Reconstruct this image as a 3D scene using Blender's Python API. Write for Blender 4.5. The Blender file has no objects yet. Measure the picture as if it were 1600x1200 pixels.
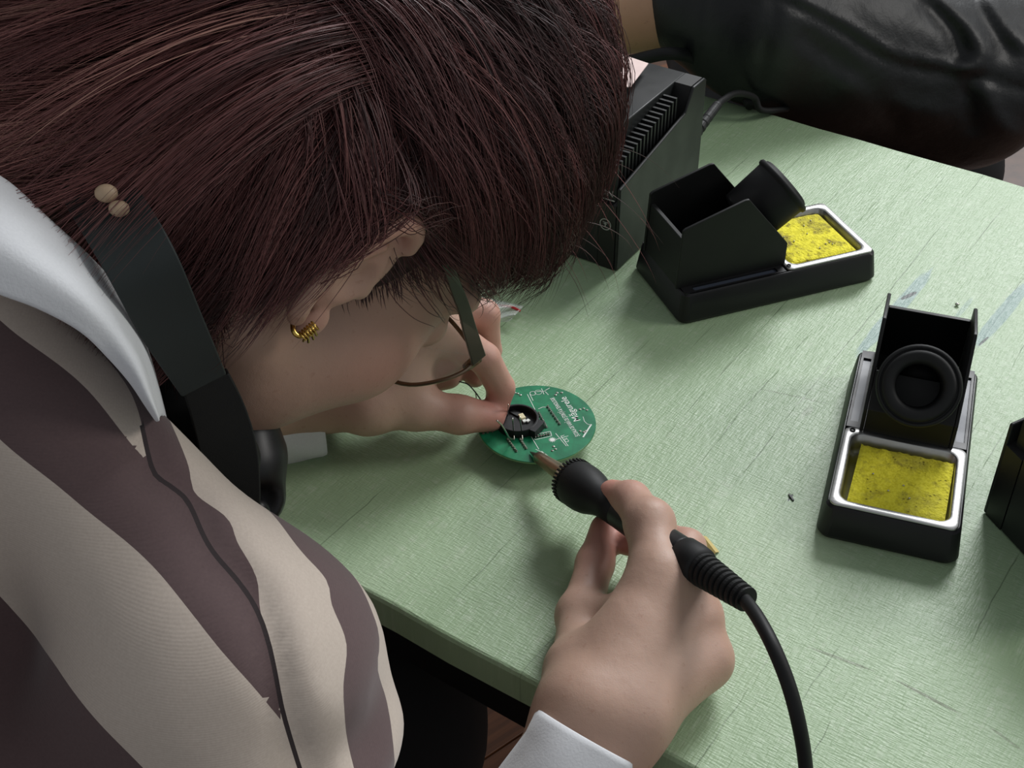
import bpy, bmesh, math, random
import numpy as np
from mathutils import Vector, Matrix
random.seed(7); rng = np.random.RandomState(7)
C = bpy.context.scene.collection
SC = bpy.context.scene

# ------------------------------------------------------------------ camera, world, lights
# world units are metres; the table surface is z = 0, the floor is z = -0.74
FP, PITCH, ROLL, HC = 2055.8, 0.68, -0.010, 0.53
_r0 = np.array([1, 0, 0.]); FW = np.array([0, math.cos(PITCH), -math.sin(PITCH)]); _u0 = np.array([0, math.sin(PITCH), math.cos(PITCH)])
RT = math.cos(ROLL)*_r0 + math.sin(ROLL)*_u0; UP = -math.sin(ROLL)*_r0 + math.cos(ROLL)*_u0
cam_d = bpy.data.cameras.new('camera'); cam = bpy.data.objects.new('camera', cam_d); C.objects.link(cam)
cam.matrix_world = Matrix(((RT[0], UP[0], -FW[0], 0), (RT[1], UP[1], -FW[1], 0), (RT[2], UP[2], -FW[2], HC), (0, 0, 0, 1)))
cam_d.sensor_width = 36; cam_d.lens = FP/1600*36; cam_d.clip_start = .02; cam_d.clip_end = 50
SC.camera = cam
w = bpy.data.worlds.new('world'); SC.world = w; w.use_nodes = True
w.node_tree.nodes['Background'].inputs[0].default_value = (.92, .96, 1.0, 1)
w.node_tree.nodes['Background'].inputs[1].default_value = .32
def area(name, loc, target, sx, sy, power, col):
    d = bpy.data.lights.new(name, 'AREA'); d.shape = 'RECTANGLE'; d.size = sx; d.size_y = sy; d.energy = power; d.color = col
    o = bpy.data.objects.new(name, d); C.objects.link(o); o.location = loc
    o.rotation_euler = (Vector(target)-Vector(loc)).to_track_quat('-Z', 'Y').to_euler(); return o
area('window_light_far', (1.75, 3.5, 2.7), (.2, .6, 0), 1.5, 1.3, 152, (.97, .985, 1))
area('window_light_right', (2.6, .75, 1.7), (.1, .5, 0), 0.8, 0.8, 26, (1, .97, .93))
SC.view_settings.view_transform = 'Standard'; SC.view_settings.look = 'None'
SC.view_settings.exposure = 0.0; SC.view_settings.gamma = 1; SC.view_settings.use_curve_mapping = False

# ------------------------------------------------------------------ helpers
CAM = np.array([0, 0, HC])
def D(x, y, d):                     # point seen at pixel (x, y), at depth d along the lens axis
    return CAM + d*(RT*((x-800)/FP) - UP*((y-600)/FP) + FW)
def Q(x, y, z=0.):                  # point seen at pixel (x, y), at height z above the table
    ray = RT*((x-800)/FP) - UP*((y-600)/FP) + FW
    return CAM + ray*(z-HC)/ray[2]
def s2l(c): return tuple(((v/12.92) if v <= .04045 else ((v+.055)/1.055)**2.4) for v in c)
def rgb(r, g, b): return s2l((r/255, g/255, b/255)) + (1,)
class NT:
    def __init__(s, name):
        s.m = bpy.data.materials.new(name); s.m.use_nodes = True; s.t = s.m.node_tree; s.b = s.t.nodes['Principled BSDF']
    def n(s, typ, **k):
        nd = s.t.nodes.new(typ)
        for a, v in k.items():
            if a.startswith('i_'):
                key = a[2:]; key = int(key) if key.isdigit() else key.replace('_', ' ')
                nd.inputs[key].default_value = v
            else: setattr(nd, a, v)
        return nd
    def l(s, a, b): s.t.links.new(a, b)
    def ramp(s, fac, stops):
        nd = s.n('ShaderNodeValToRGB'); el = nd.color_ramp.elements
        while len(el) < len(stops): el.new(.5)
        for e, (p, c) in zip(el, stops): e.position = p; e.color = c
        s.l(fac, nd.inputs[0]); return nd.outputs[0]
    def mix(s, fac, a, b, mode='MIX'):
        nd = s.n('ShaderNodeMix', data_type='RGBA', blend_type=mode)
        for i, v in ((0, fac), (6, a), (7, b)):
            if hasattr(v, 'is_linked'): s.l(v, nd.inputs[i])
            else: nd.inputs[i].default_value = v
        return nd.outputs[2]
    def math(s, op, a, b=0., c=None, clamp=False):
        nd = s.n('ShaderNodeMath', operation=op, use_clamp=clamp)
        for i, v in enumerate((a, b) + ((c,) if c is not None else ())):
            if hasattr(v, 'is_linked'): s.l(v, nd.inputs[i])
            else: nd.inputs[i].default_value = v
        return nd.outputs[0]
    def noise(s, vec, scale, detail=3, rough=.5):
        nd = s.n('ShaderNodeTexNoise'); nd.inputs['Scale'].default_value = scale; nd.inputs['Detail'].default_value = detail; nd.inputs['Roughness'].default_value = rough
        if vec is not None: s.l(vec, nd.inputs['Vector'])
        return nd.outputs['Fac']
    def obj(s, scale=(1, 1, 1), rot=(0, 0, 0), loc=(0, 0, 0)):
        tc = s.n('ShaderNodeTexCoord'); mp = s.n('ShaderNodeMapping'); mp.inputs['Scale'].default_value = scale; mp.inputs['Rotation'].default_value = rot; mp.inputs['Location'].default_value = loc
        s.l(tc.outputs['Object'], mp.inputs[0]); return mp.outputs[0]
    def bump(s, h, strength=.3, dist=.001, prev=None):
        nd = s.n('ShaderNodeBump'); nd.inputs['Strength'].default_value = strength; nd.inputs['Distance'].default_value = dist
        s.l(h, nd.inputs['Height'])
        if prev is not None: s.l(prev, nd.inputs['Normal'])
        return nd.outputs[0]
def simple(name, col, rough=.5, metal=0., var=.08, nscale=60, bump=.0, bdist=.0004, spec=.5, coat=0):
    t = NT(name); v = t.obj()
    n = t.noise(v, nscale, 4)
    lo = tuple(c*(1-var) for c in col[:3])+(1,); hi = tuple(min(1, c*(1+var)) for c in col[:3])+(1,)
    t.l(t.ramp(n, [(.3, lo), (.7, hi)]), t.b.inputs['Base Color'])
    t.b.inputs['Roughness'].default_value = rough; t.b.inputs['Metallic'].default_value = metal; t.b.inputs['Specular IOR Level'].default_value = spec
    t.b.inputs['Coat Weight'].default_value = coat
    if bump: t.l(t.bump(t.noise(v, nscale*12, 3), bump, bdist), t.b.inputs['Normal'])
    return t.m
def mesh(name, verts, faces, mat, parent=None, smooth=False, bevel=0, bseg=2, world=False, mats=None, midx=None, angle=None, attrs=None):
    me = bpy.data.meshes.new(name)
    V = np.asarray(verts, dtype=np.float64).reshape(-1, 3)
    if world and parent is not None:
        bpy.context.view_layer.update()
        Mi = np.array(parent.matrix_world.inverted()); V = V @ Mi[:3, :3].T + Mi[:3, 3]
    if isinstance(faces, np.ndarray):
        k = faces.shape[1]; me.vertices.add(len(V)); me.vertices.foreach_set('co', V.astype(np.float32).ravel())
        me.loops.add(faces.size); me.loops.foreach_set('vertex_index', faces.astype(np.int32).ravel())
        me.polygons.add(len(faces)); me.polygons.foreach_set('loop_start', np.arange(0, faces.size, k, dtype=np.int32)); me.update(calc_edges=True)
    else:
        me.from_pydata([tuple(v) for v in V], [], faces); me.update()
    if smooth: me.polygons.foreach_set('use_smooth', np.ones(len(me.polygons), dtype=bool))
    if mats:
        for m in mats: me.materials.append(m)
    elif mat: me.materials.append(mat)
    if midx is not None: me.polygons.foreach_set('material_index', np.asarray(midx, dtype=np.int32))
    for an, av in (attrs or {}).items():
        a = me.attributes.new(an, 'FLOAT', 'POINT'); a.data.foreach_set('value', np.asarray(av, dtype=np.float32))
    o = bpy.data.objects.new(name, me); C.objects.link(o)
    if parent is not None: o.parent = parent
    if bevel:
        b = o.modifiers.new('bevel', 'BEVEL'); b.width = bevel; b.segments = bseg; b.limit_method = 'ANGLE'; b.angle_limit = math.radians(35)
        me.polygons.foreach_set('use_smooth', np.ones(len(me.polygons), dtype=bool)); b.harden_normals = True
    return o
def tag(o, label=None, cat=None, group=None, kind=None):
    for k, v in (('label', label), ('category', cat), ('group', group), ('kind', kind)):
        if v: o[k] = v
    return o
def thing(name, loc, rz, label, cat, group=None):
    o = bpy.data.objects.new(name, None); C.objects.link(o); o.location = tuple(loc); o.rotation_euler = (0, 0, rz); o.empty_display_size = .02
    return tag(o, label, cat, group)
class G:                              # geometry collector
    def __init__(s): s.v = []; s.f = []
    def add(s, v, f):
        b = len(s.v); s.v += [tuple(map(float, p)) for p in v]; s.f += [tuple(i+b for i in q) for q in f]; return s
    def box(s, x0, x1, y0, y1, z0, z1, tx=0, ty=0):
        v = [(x0, y0, z0), (x1, y0, z0), (x1, y1, z0), (x0, y1, z0), (x0+tx, y0+ty, z1), (x1-tx, y0+ty, z1), (x1-tx, y1-ty, z1), (x0+tx, y1-ty, z1)]
        return s.add(v, [(3, 2, 1, 0), (4, 5, 6, 7), (0, 1, 5, 4), (1, 2, 6, 5), (2, 3, 7, 6), (3, 0, 4, 7)])
    def prism(s, poly, a, b, ax):     # poly in the two other axes, extruded along axis ax from a to b
        n = len(poly)
        def mk(p, t): q = list(p); q.insert(ax, t); return q
        v = [mk(p, a) for p in poly]+[mk(p, b) for p in poly]
        f = [tuple(range(n-1, -1, -1)), tuple(range(n, 2*n))]+[(i, (i+1) % n, n+(i+1) % n, n+i) for i in range(n)]
        ar = sum(poly[i][0]*poly[(i+1) % n][1]-poly[(i+1) % n][0]*poly[i][1] for i in range(n))
        flip = (ar < 0) ^ (ax == 1) ^ (b < a)
        if flip: f = [tuple(reversed(q)) for q in f]
        return s.add(v, f)
    def lathe(s, prof, o, axis, seg=32, xdir=None, closed=True):   # prof: (radius, t along axis)
        A = Vector(axis).normalized(); X = (Vector(xdir) if xdir else A.orthogonal()).normalized(); Y = A.cross(X); o = Vector(o)
        v = []
        for r, t in prof:
            for k in range(seg):
                a = 2*math.pi*k/seg; v.append(o+A*t+X*(r*math.cos(a))+Y*(r*math.sin(a)))
        f = [(i*seg+k, i*seg+(k+1) % seg, (i+1)*seg+(k+1) % seg, (i+1)*seg+k) for i in range(len(prof)-1) for k in range(seg)]
        if closed:
            f.append(tuple(range(seg-1, -1, -1))); f.append(tuple((len(prof)-1)*seg+k for k in range(seg)))
        return s.add(v, f)
    def tube(s, pts, rad, seg=12, flat=1.0):
        P_ = [Vector(p) for p in pts]; n = len(P_); rad = rad if hasattr(rad, '__len__') else [rad]*n
        T = [(P_[min(i+1, n-1)]-P_[max(i-1, 0)]).normalized() for i in range(n)]
        N = T[0].orthogonal().normalized(); v = []
        for i in range(n):
            N = (N-T[i]*N.dot(T[i])).normalized(); B = T[i].cross(N)
            for k in range(seg):
                a = 2*math.pi*k/seg; v.append(P_[i]+N*(rad[i]*math.cos(a))+B*(rad[i]*flat*math.sin(a)))
        f = [(i*seg+k, i*seg+(k+1) % seg, (i+1)*seg+(k+1) % seg, (i+1)*seg+k) for i in range(n-1) for k in range(seg)]
        f += [tuple(range(seg-1, -1, -1)), tuple((n-1)*seg+k for k in range(seg))]
        return s.add(v, f)
    def sphere(s, c, r, seg=12, ring=8, sc=(1, 1, 1)):
        pr = [(max(1e-5, math.sin(math.pi*i/ring)), -math.cos(math.pi*i/ring)) for i in range(ring+1)]
        g = G().lathe(pr, (0, 0, 0), (0, 0, 1), seg, (1, 0, 0)); return s.add([(c[0]+x*r*sc[0], c[1]+y*r*sc[1], c[2]+z*r*sc[2]) for x, y, z in g.v], g.f)
    def build(s, name, mat, parent=None, **k): return mesh(name, s.v, s.f, mat, parent, **k)
def spline(pts, n):                   # Catmull-Rom through points of any dimension
    P_ = np.asarray(pts, float); P_ = np.vstack([2*P_[0]-P_[1], P_, 2*P_[-1]-P_[-2]]); m = len(P_)-3; out = []
    for t in np.linspace(0, m-1e-6, n):
        i = int(t); u = t-i; a, b, c, d = P_[i:i+4]
        out.append(.5*((2*b)+(c-a)*u+(2*a-5*b+4*c-d)*u*u+(3*b-a-3*c+d)*u**3))
    return np.array(out)
def rrect(x0, x1, y0, y1, r, n=5):
    out = []
    for cx, cy, a0 in ((x1-r, y0+r, -90), (x1-r, y1-r, 0), (x0+r, y1-r, 90), (x0+r, y0+r, 180)):
        for i in range(n+1):
            a = math.radians(a0+90*i/n); out.append((cx+r*math.cos(a), cy+r*math.sin(a)))
    return out
def loops(g, rings, cap0=True, cap1=True):   # stack of equal-length 3D rings (counter-clockwise seen from +z, going up)
    n = len(rings[0]); b = len(g.v); g.v += [tuple(map(float, p)) for rr in rings for p in rr]
    for i in range(len(rings)-1):
        for k in range(n): g.f.append((b+i*n+k, b+i*n+(k+1) % n, b+(i+1)*n+(k+1) % n, b+(i+1)*n+k))
    if cap0: g.f.append(tuple(b+k for k in range(n-1, -1, -1)))
    if cap1: g.f.append(tuple(b+(len(rings)-1)*n+k for k in range(n)))
    return g
def text_mesh(name, body, size, mat, parent, origin, xdir, ydir, extrude=.00008, align='LEFT', bold=0):
    cu = bpy.data.curves.new(name, 'FONT'); cu.body = body; cu.size = size; cu.extrude = extrude; cu.align_x = align; cu.offset = bold; cu.resolution_u = 3
    t = bpy.data.objects.new(name+'_src', cu); C.objects.link(t); bpy.context.view_layer.update()
    me = bpy.data.meshes.new_from_object(t.evaluated_get(bpy.context.evaluated_depsgraph_get())); bpy.data.objects.remove(t)
    X = Vector(xdir).normalized(); Y = Vector(ydir); Y = (Y-X*Y.dot(X)).normalized(); Z = X.cross(Y)
    me.transform(Matrix(((X[0], Y[0], Z[0], origin[0]), (X[1], Y[1], Z[1], origin[1]), (X[2], Y[2], Z[2], origin[2]), (0, 0, 0, 1))))
    me.materials.clear(); me.materials.append(mat)
    o = bpy.data.objects.new(name, me); C.objects.link(o); o.parent = parent; return o

# ------------------------------------------------------------------ signed-distance modelling of soft shapes
class SDF:
    def __init__(s): s.p = []
    def cap(s, a, b, ra, rb=None, k=.006, sub=False): s.p.append(('c', np.array(a, float), np.array(b, float), ra, ra if rb is None else rb, k, sub)); return s
    def chain(s, pts, rs, k=.006, sub=False):
        for i in range(len(pts)-1): s.cap(pts[i], pts[i+1], rs[i], rs[i+1], k, sub)
        return s
    def ell(s, c, rad, axes=None, k=.006, sub=False):
        s.p.append(('e', np.array(c, float), np.array(rad, float), np.eye(3) if axes is None else np.array(axes, float), 0, k, sub)); return s
    def bounds(s):
        lo = np.full(3, 9.); hi = np.full(3, -9.)
        for p in s.p:
            if p[6]: continue
            l, h_ = s.bb(p); lo = np.minimum(lo, l); hi = np.maximum(hi, h_)
        return lo, hi
    def bb(s, p):
        if p[0] == 'c':
            r_ = max(p[3], p[4]); return np.minimum(p[1], p[2])-r_, np.maximum(p[1], p[2])+r_
        e = np.sqrt(((p[3]*p[2][:, None])**2).sum(0)); return p[1]-e, p[1]+e
    def mesh(s, vs, disp=None, clip=None, smooth=2):
        lo, hi = s.bounds(); 
        if clip is not None: lo = np.maximum(lo, clip[0]); hi = np.minimum(hi, clip[1])
        lo = lo-4*vs; hi = hi+4*vs; n = np.ceil((hi-lo)/vs).astype(int)+1
        gx = [lo[i]+vs*np.arange(n[i]) for i in range(3)]
        F_ = np.full(tuple(n), .05, dtype=np.float32)
        for p in s.p:
            k = p[5]; l, h_ = s.bb(p); m = max(.012, 2*k)
            a = np.clip(((l-m-lo)/vs).astype(int), 0, n); b = np.clip(np.ceil((h_+m-lo)/vs).astype(int)+1, 0, n)
            if np.any(b <= a): continue
            X = (gx[0][a[0]:b[0]].astype(np.float32))[:, None, None]; Y = (gx[1][a[1]:b[1]].astype(np.float32))[None, :, None]; Z = (gx[2][a[2]:b[2]].astype(np.float32))[None, None, :]
            if p[0] == 'c':
                A = p[1]; d = p[2]-A; L2 = max(1e-12, float(d@d))
                t = np.clip(((X-A[0])*d[0]+(Y-A[1])*d[1]+(Z-A[2])*d[2])/L2, 0, 1)
                dd = np.sqrt((X-A[0]-t*d[0])**2+(Y-A[1]-t*d[1])**2+(Z-A[2]-t*d[2])**2)-(p[3]+(p[4]-p[3])*t)
            else:
                c = p[1]; q = [(X-c[0])*p[3][i][0]+(Y-c[1])*p[3][i][1]+(Z-c[2])*p[3][i][2] for i in range(3)]
                k0 = np.sqrt(sum((q[i]/p[2][i])**2 for i in range(3))); k1 = np.sqrt(sum((q[i]/p[2][i]**2)**2 for i in range(3)))+1e-9
                dd = k0*(k0-1)/k1
            sl = tuple(slice(a[i], b[i]) for i in range(3)); R_ = F_[sl]
            if p[6]:
                hh = np.clip(.5-.5*(R_+dd)/k, 0, 1); F_[sl] = R_*(1-hh)+(-dd)*hh+k*hh*(1-hh)
            else:
                hh = np.clip(.5+.5*(R_-dd)/k, 0, 1); F_[sl] = R_*(1-hh)+dd*hh-k*hh*(1-hh)
        V, Fc = surfnet(F_, lo, vs)
        if smooth:
            e = np.vstack([Fc[:, [0, 1]], Fc[:, [1, 2]], Fc[:, [2, 3]], Fc[:, [3, 0]]]); cnt = np.bincount(e[:, 0], minlength=len(V))+np.bincount(e[:, 1], minlength=len(V))
            for _ in range(smooth):
                S_ = np.stack([np.bincount(e[:, 0], V[e[:, 1], i], len(V))+np.bincount(e[:, 1], V[e[:, 0], i], len(V)) for i in range(3)], 1)
                V = .4*V+.6*S_/cnt[:, None]
        return V, Fc
def surfnet(F_, lo, vs):
    S_ = F_ < 0; n = F_.shape
    c = np.zeros(tuple(i-1 for i in n), dtype=np.int8); off = [(i, j, k) for i in (0, 1) for j in (0, 1) for k in (0, 1)]
    sl = lambda o: tuple(slice(o[i], n[i]-1+o[i]) for i in range(3))
    for o in off: c += S_[sl(o)]
    act = np.argwhere((c > 0) & (c < 8)); idx = -np.ones(c.shape, dtype=np.int64); idx[tuple(act.T)] = np.arange(len(act))
    acc = np.zeros((len(act), 3)); cnt = np.zeros(len(act))
    for i in range(8):
        for ax in range(3):
            a = off[i]
            if a[ax]: continue
            b = list(a); b[ax] = 1
            fa = F_[tuple((act+a).T)]; fb = F_[tuple((act+b).T)]; m = (fa < 0) != (fb < 0)
            t = np.where(m, fa/(fa-fb+1e-12), 0); pt = np.repeat(np.array(a, float)[None], len(act), 0); pt[:, ax] += t
            acc[m] += pt[m]; cnt[m] += 1
    V = lo+(act+acc/cnt[:, None])*vs; faces = []
    for ax in range(3):
        u_, v_ = [(1, 2), (2, 0), (0, 1)][ax]
        s0 = [slice(1, n[i]-1) for i in range(3)]; s0[ax] = slice(0, n[ax]-1); s1 = list(s0); s1[ax] = slice(1, n[ax])
        A = S_[tuple(s0)]; B = S_[tuple(s1)]
        for flip, msk in ((False, A & ~B), (True, ~A & B)):
            p = np.argwhere(msk); st = np.array([1, 1, 1]); st[ax] = 0; p = p+st
            def g(du, dv):
                q = p.copy(); q[:, u_] -= du; q[:, v_] -= dv; return idx[tuple(q.T)]
            f = np.stack([g(1, 1), g(0, 1), g(0, 0), g(1, 0)], 1)
            faces.append(f[:, ::-1] if flip else f)
    Fc = np.vstack(faces); return V, Fc[(Fc >= 0).all(1)]
def joinvf(parts):
    V = []; F_ = []; b = 0
    for v, f in parts: V.append(v); F_.append(f+b); b += len(v)
    return np.vstack(V), np.vstack(F_)
def vnoise(P_, freq, seed=0):          # cheap smooth 3D value noise, about -1..1
    q = P_*freq+seed*17.3; i = np.floor(q).astype(np.int64); f = q-i; f = f*f*(3-2*f); out = 0
    for dx in (0, 1):
        for dy in (0, 1):
            for dz in (0, 1):
                hsh = ((i[:, 0]+dx)*73856093) ^ ((i[:, 1]+dy)*19349663) ^ ((i[:, 2]+dz)*83492791)
                hsh = (hsh*2654435761) & 0xffffffff; val = ((hsh >> 8) & 0xffff)/32767.5-1
                out = out+val*(f[:, 0] if dx else 1-f[:, 0])*(f[:, 1] if dy else 1-f[:, 1])*(f[:, 2] if dz else 1-f[:, 2])
    return out

# ------------------------------------------------------------------ materials
GRAIN = math.radians(55.2)            # direction of the board grain, across the desk
def table_material():
    t = NT('green_painted_wood'); g = t.obj(rot=(0, 0, -GRAIN))
    def sc(vec, s): 
        m = t.n('ShaderNodeMapping'); m.inputs['Scale'].default_value = s; t.l(vec, m.inputs[0]); return m.outputs[0]
    big = t.noise(sc(g, (3, 6, 3)), 1.5, 4)
    col = t.ramp(big, [(.3, rgb(147, 172, 134)), (.55, rgb(157, 181, 145)), (.75, rgb(166, 187, 154))])
    # paint worn thin in faint strips along both veneer directions
    wear = t.noise(sc(g, (14, 260, 10)), 1, 4, .6); wear2 = t.noise(sc(g, (300, 40, 10)), 1, 3, .6)
    w1 = t.ramp(t.math('MULTIPLY', wear, wear2), [(.27, (0, 0, 0, 1)), (.42, (1, 1, 1, 1))])
    col = t.mix(t.math('MULTIPLY', w1, .3), col, rgb(198, 206, 188))
    # hairline splits that follow the grain
    sep = t.n('ShaderNodeSeparateXYZ'); t.l(g, sep.inputs[0])
    wob = t.noise(sc(g, (9, 14, 1)), 1, 4, .7)
    yy = t.math('ADD', sep.outputs[1], t.math('MULTIPLY', t.math('SUBTRACT', wob, .5), .008))
    cell = t.n('ShaderNodeTexVoronoi', voronoi_dimensions='1D', feature='DISTANCE_TO_EDGE'); cell.inputs['Scale'].default_value = 34
    t.l(yy, cell.inputs['W']); thin = t.math('LESS_THAN', cell.outputs['Distance'], .010)
    gate = t.ramp(t.noise(sc(g, (9, 45, 1)), 1, 3, .6), [(.50, (0, 0, 0, 1)), (.60, (1, 1, 1, 1))])
    crack = t.math('MULTIPLY', thin, gate)
    col = t.mix(t.math('MULTIPLY', crack, .5), col, rgb(62, 76, 52))
    # scuffs and blue-grey worn strokes at the far right
    tc = t.n('ShaderNodeTexCoord')
    def stroke(p, q, wd, soft=.35):
        p = np.array(p[:2]); q = np.array(q[:2]); d = q-p; L_ = float(np.hypot(*d)); a = math.atan2(d[1], d[0]); c = (p+q)/2
        m = t.n('ShaderNodeMapping', vector_type='TEXTURE'); m.inputs['Location'].default_value = (c[0], c[1], 0); m.inputs['Rotation'].default_value = (0, 0, a); m.inputs['Scale'].default_value = (L_/2, wd/2, 1)
        t.l(tc.outputs['Object'], m.inputs[0]); s_ = t.n('ShaderNodeSeparateXYZ'); t.l(m.outputs[0], s_.inputs[0])
        x = t.math('ABSOLUTE', s_.outputs[0]); y = t.math('ABSOLUTE', s_.outputs[1])
        r_ = t.math('ADD', t.math('POWER', x, 3.), t.math('POWER', y, 2.))
        r_ = t.math('ADD', r_, t.math('MULTIPLY', t.math('SUBTRACT', t.noise(sc(g, (60, 500, 1)), 1, 3), .5), .9))
        return t.ramp(r_, [(1-soft, (1, 1, 1, 1)), (1.0, (0, 0, 0, 1))])
    blue = rgb(122, 150, 150)
    for p, q, wd, a in ((Q(1335, 560), Q(1458, 418), .0105, .75), (Q(1520, 545), Q(1612, 436), .0105, .75), (Q(1490, 500), Q(1520, 465), .004, .4)):
        col = t.mix(t.math('MULTIPLY', stroke(p, q, wd), a), col, blue)
    for p, q, wd in ((Q(1408, 468), Q(1432, 456), .0035), (Q(1529, 540), Q(1545, 526), .0018), (Q(1231, 783), Q(1239, 772), .0016)):
        col = t.mix(t.math('MULTIPLY', stroke(p, q, wd, .2), .9), col, rgb(30, 38, 36))
    for p, q, wd, a in ((Q(1180, 606), Q(1300, 632), .0015, .45), (Q(1255, 640), Q(1268, 646), .012, .35), (Q(1260, 1010), Q(1370, 1050), .0022, .6), (Q(1395, 1060), Q(1505, 1118), .0022, .7), (Q(1000, 870), Q(1110, 862), .03, .2), (Q(1545, 1135), Q(1600, 1175), .0018, .5)):
        col = t.mix(t.math('MULTIPLY', stroke(p, q, wd, .6), a), col, rgb(96, 104, 78))
    t.l(col, t.b.inputs['Base Color'])
    fine = t.noise(sc(g, (120, 900, 10)), 1, 2); fine2 = t.noise(sc(g, (900, 160, 10)), 1, 2)
    r_ = t.ramp(t.math('ADD', t.math('MULTIPLY', fine, .5), t.math('MULTIPLY', big, .5)), [(.3, (.36,)*3+(1,)), (.7, (.52,)*3+(1,))])
    t.l(r_, t.b.inputs['Roughness'])
    hgt = t.math('ADD', t.math('MULTIPLY', fine, .6), t.math('MULTIPLY', fine2, .7)); hgt = t.math('SUBTRACT', hgt, t.math('MULTIPLY', crack, 1.3))
    b1 = t.bump(hgt, .8, .0006); b2 = t.bump(t.noise(sc(g, (25, 70, 10)), 1, 3), .35, .002, b1)
    t.l(b2, t.b.inputs['Normal']); t.b.inputs['Specular IOR Level'].default_value = .5
    return t.m
def floor_material():
    t = NT('brown_floor_wood'); v = t.obj((3, 60, 3)); n = t.noise(v, 1.2, 6, .65); oi = t.n('ShaderNodeObjectInfo')
    c = t.ramp(n, [(.3, rgb(66, 38, 22)), (.5, rgb(96, 58, 34)), (.72, rgb(120, 76, 46))])
    c = t.mix(t.math('MULTIPLY', oi.outputs['Random'], .35), c, rgb(80, 46, 28)); t.l(c, t.b.inputs['Base Color'])
    t.b.inputs['Roughness'].default_value = .42; t.l(t.bump(n, .2, .0006), t.b.inputs['Normal']); return t.m
def plastic(name, col, rough=.42, bump=.25, sc=2600):
    t = NT(name); v = t.obj(); t.b.inputs['Base Color'].default_value = col
    t.b.inputs['Specular IOR Level'].default_value = .36
    n = t.noise(v, sc, 2); t.l(t.ramp(t.noise(v, 30, 3), [(.3, (rough-.05,)*3+(1,)), (.7, (rough+.08,)*3+(1,))]), t.b.inputs['Roughness'])
    t.l(t.bump(n, bump, .00015), t.b.inputs['Normal']); return t.m
def steel(name, col=(.62, .62, .6, 1), rough=.22):
    t = NT(name); v = t.obj((40, 900, 40)); n = t.noise(v, 1, 3); t.b.inputs['Metallic'].default_value = 1; t.b.inputs['Base Color'].default_value = col
    t.l(t.ramp(n, [(.3, (rough-.06,)*3+(1,)), (.7, (rough+.08,)*3+(1,))]), t.b.inputs['Roughness']); return t.m
def sponge_material(name, dirt):
    t = NT(name); v = t.obj(); n = t.noise(v, 120, 5, .7); n2 = t.noise(v, 45, 4, .6); n3 = t.noise(v, 700, 2)
    c = t.ramp(n3, [(.3, rgb(226, 214, 34)), (.6, rgb(246, 236, 62))])
    c = t.mix(t.ramp(n, [(.52, (0, 0, 0, 1)), (.68, (dirt,)*3+(1,))]), c, rgb(122, 104, 34))
    c = t.mix(t.ramp(n2, [(.5, (0, 0, 0, 1)), (.72, (dirt*.9,)*3+(1,))]), c, rgb(108, 96, 60))
    vo = t.n('ShaderNodeTexVoronoi'); vo.inputs['Scale'].default_value = 330; t.l(v, vo.inputs['Vector'])
    pit = t.ramp(vo.outputs['Distance'], [(.12, (1, 1, 1, 1)), (.24, (0, 0, 0, 1))]); g2 = t.ramp(t.noise(v, 90, 2), [(.5, (0, 0, 0, 1)), (.6, (1, 1, 1, 1))])
    pit = t.math('MULTIPLY', pit, g2)
    c = t.mix(t.math('MULTIPLY', pit, .55), c, rgb(96, 80, 20))
    t.l(c, t.b.inputs['Base Color']); t.b.inputs['Roughness'].default_value = .85
    h_ = t.math('SUBTRACT', t.math('ADD', n3, n), pit); t.l(t.bump(h_, .8, .0009), t.b.inputs['Normal']); return t.m
def skin_material(name='skin', base=(186, 153, 135), pink=(198, 128, 116)):
    t = NT(name); v = t.obj(); n = t.noise(v, 60, 4, .6); n2 = t.noise(v, 1400, 3, .6)
    at = t.n('ShaderNodeAttribute', attribute_name='blush')
    b = rgb(*base); d = tuple(x*.9 for x in b[:3])+(1,)
    c = t.mix(n, b, d); c = t.mix(t.math('MULTIPLY', at.outputs['Fac'], .85), c, rgb(*pink))
    sp = t.ramp(t.noise(v, 260, 2), [(.66, (0, 0, 0, 1)), (.74, (.25,)*3+(1,))]); c = t.mix(sp, c, rgb(150, 104, 84))
    t.l(c, t.b.inputs['Base Color']); t.b.inputs['Roughness'].default_value = .52; t.b.inputs['Subsurface Weight'].default_value = .12
    t.b.inputs['Subsurface Radius'].default_value = (.006, .002, .001); t.b.inputs['Subsurface Scale'].default_value = 1
    t.l(t.bump(n2, .22, .0004, t.bump(t.noise(v, 130, 3), .15, .002)), t.b.inputs['Normal']); return t.m
def hair_material():
    t = NT('hair'); a = t.n('ShaderNodeAttribute', attribute_name='tone')
    c = t.ramp(a.outputs['Fac'], [(0, rgb(34, 20, 20)), (.35, rgb(68, 40, 40)), (.6, rgb(104, 60, 59)), (.8, rgb(134, 86, 82)), (1, rgb(172, 130, 116))])
    t.l(c, t.b.inputs['Base Color']); t.b.inputs['Roughness'].default_value = .42; t.b.inputs['Specular IOR Level'].default_value = .55; return t.m
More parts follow.
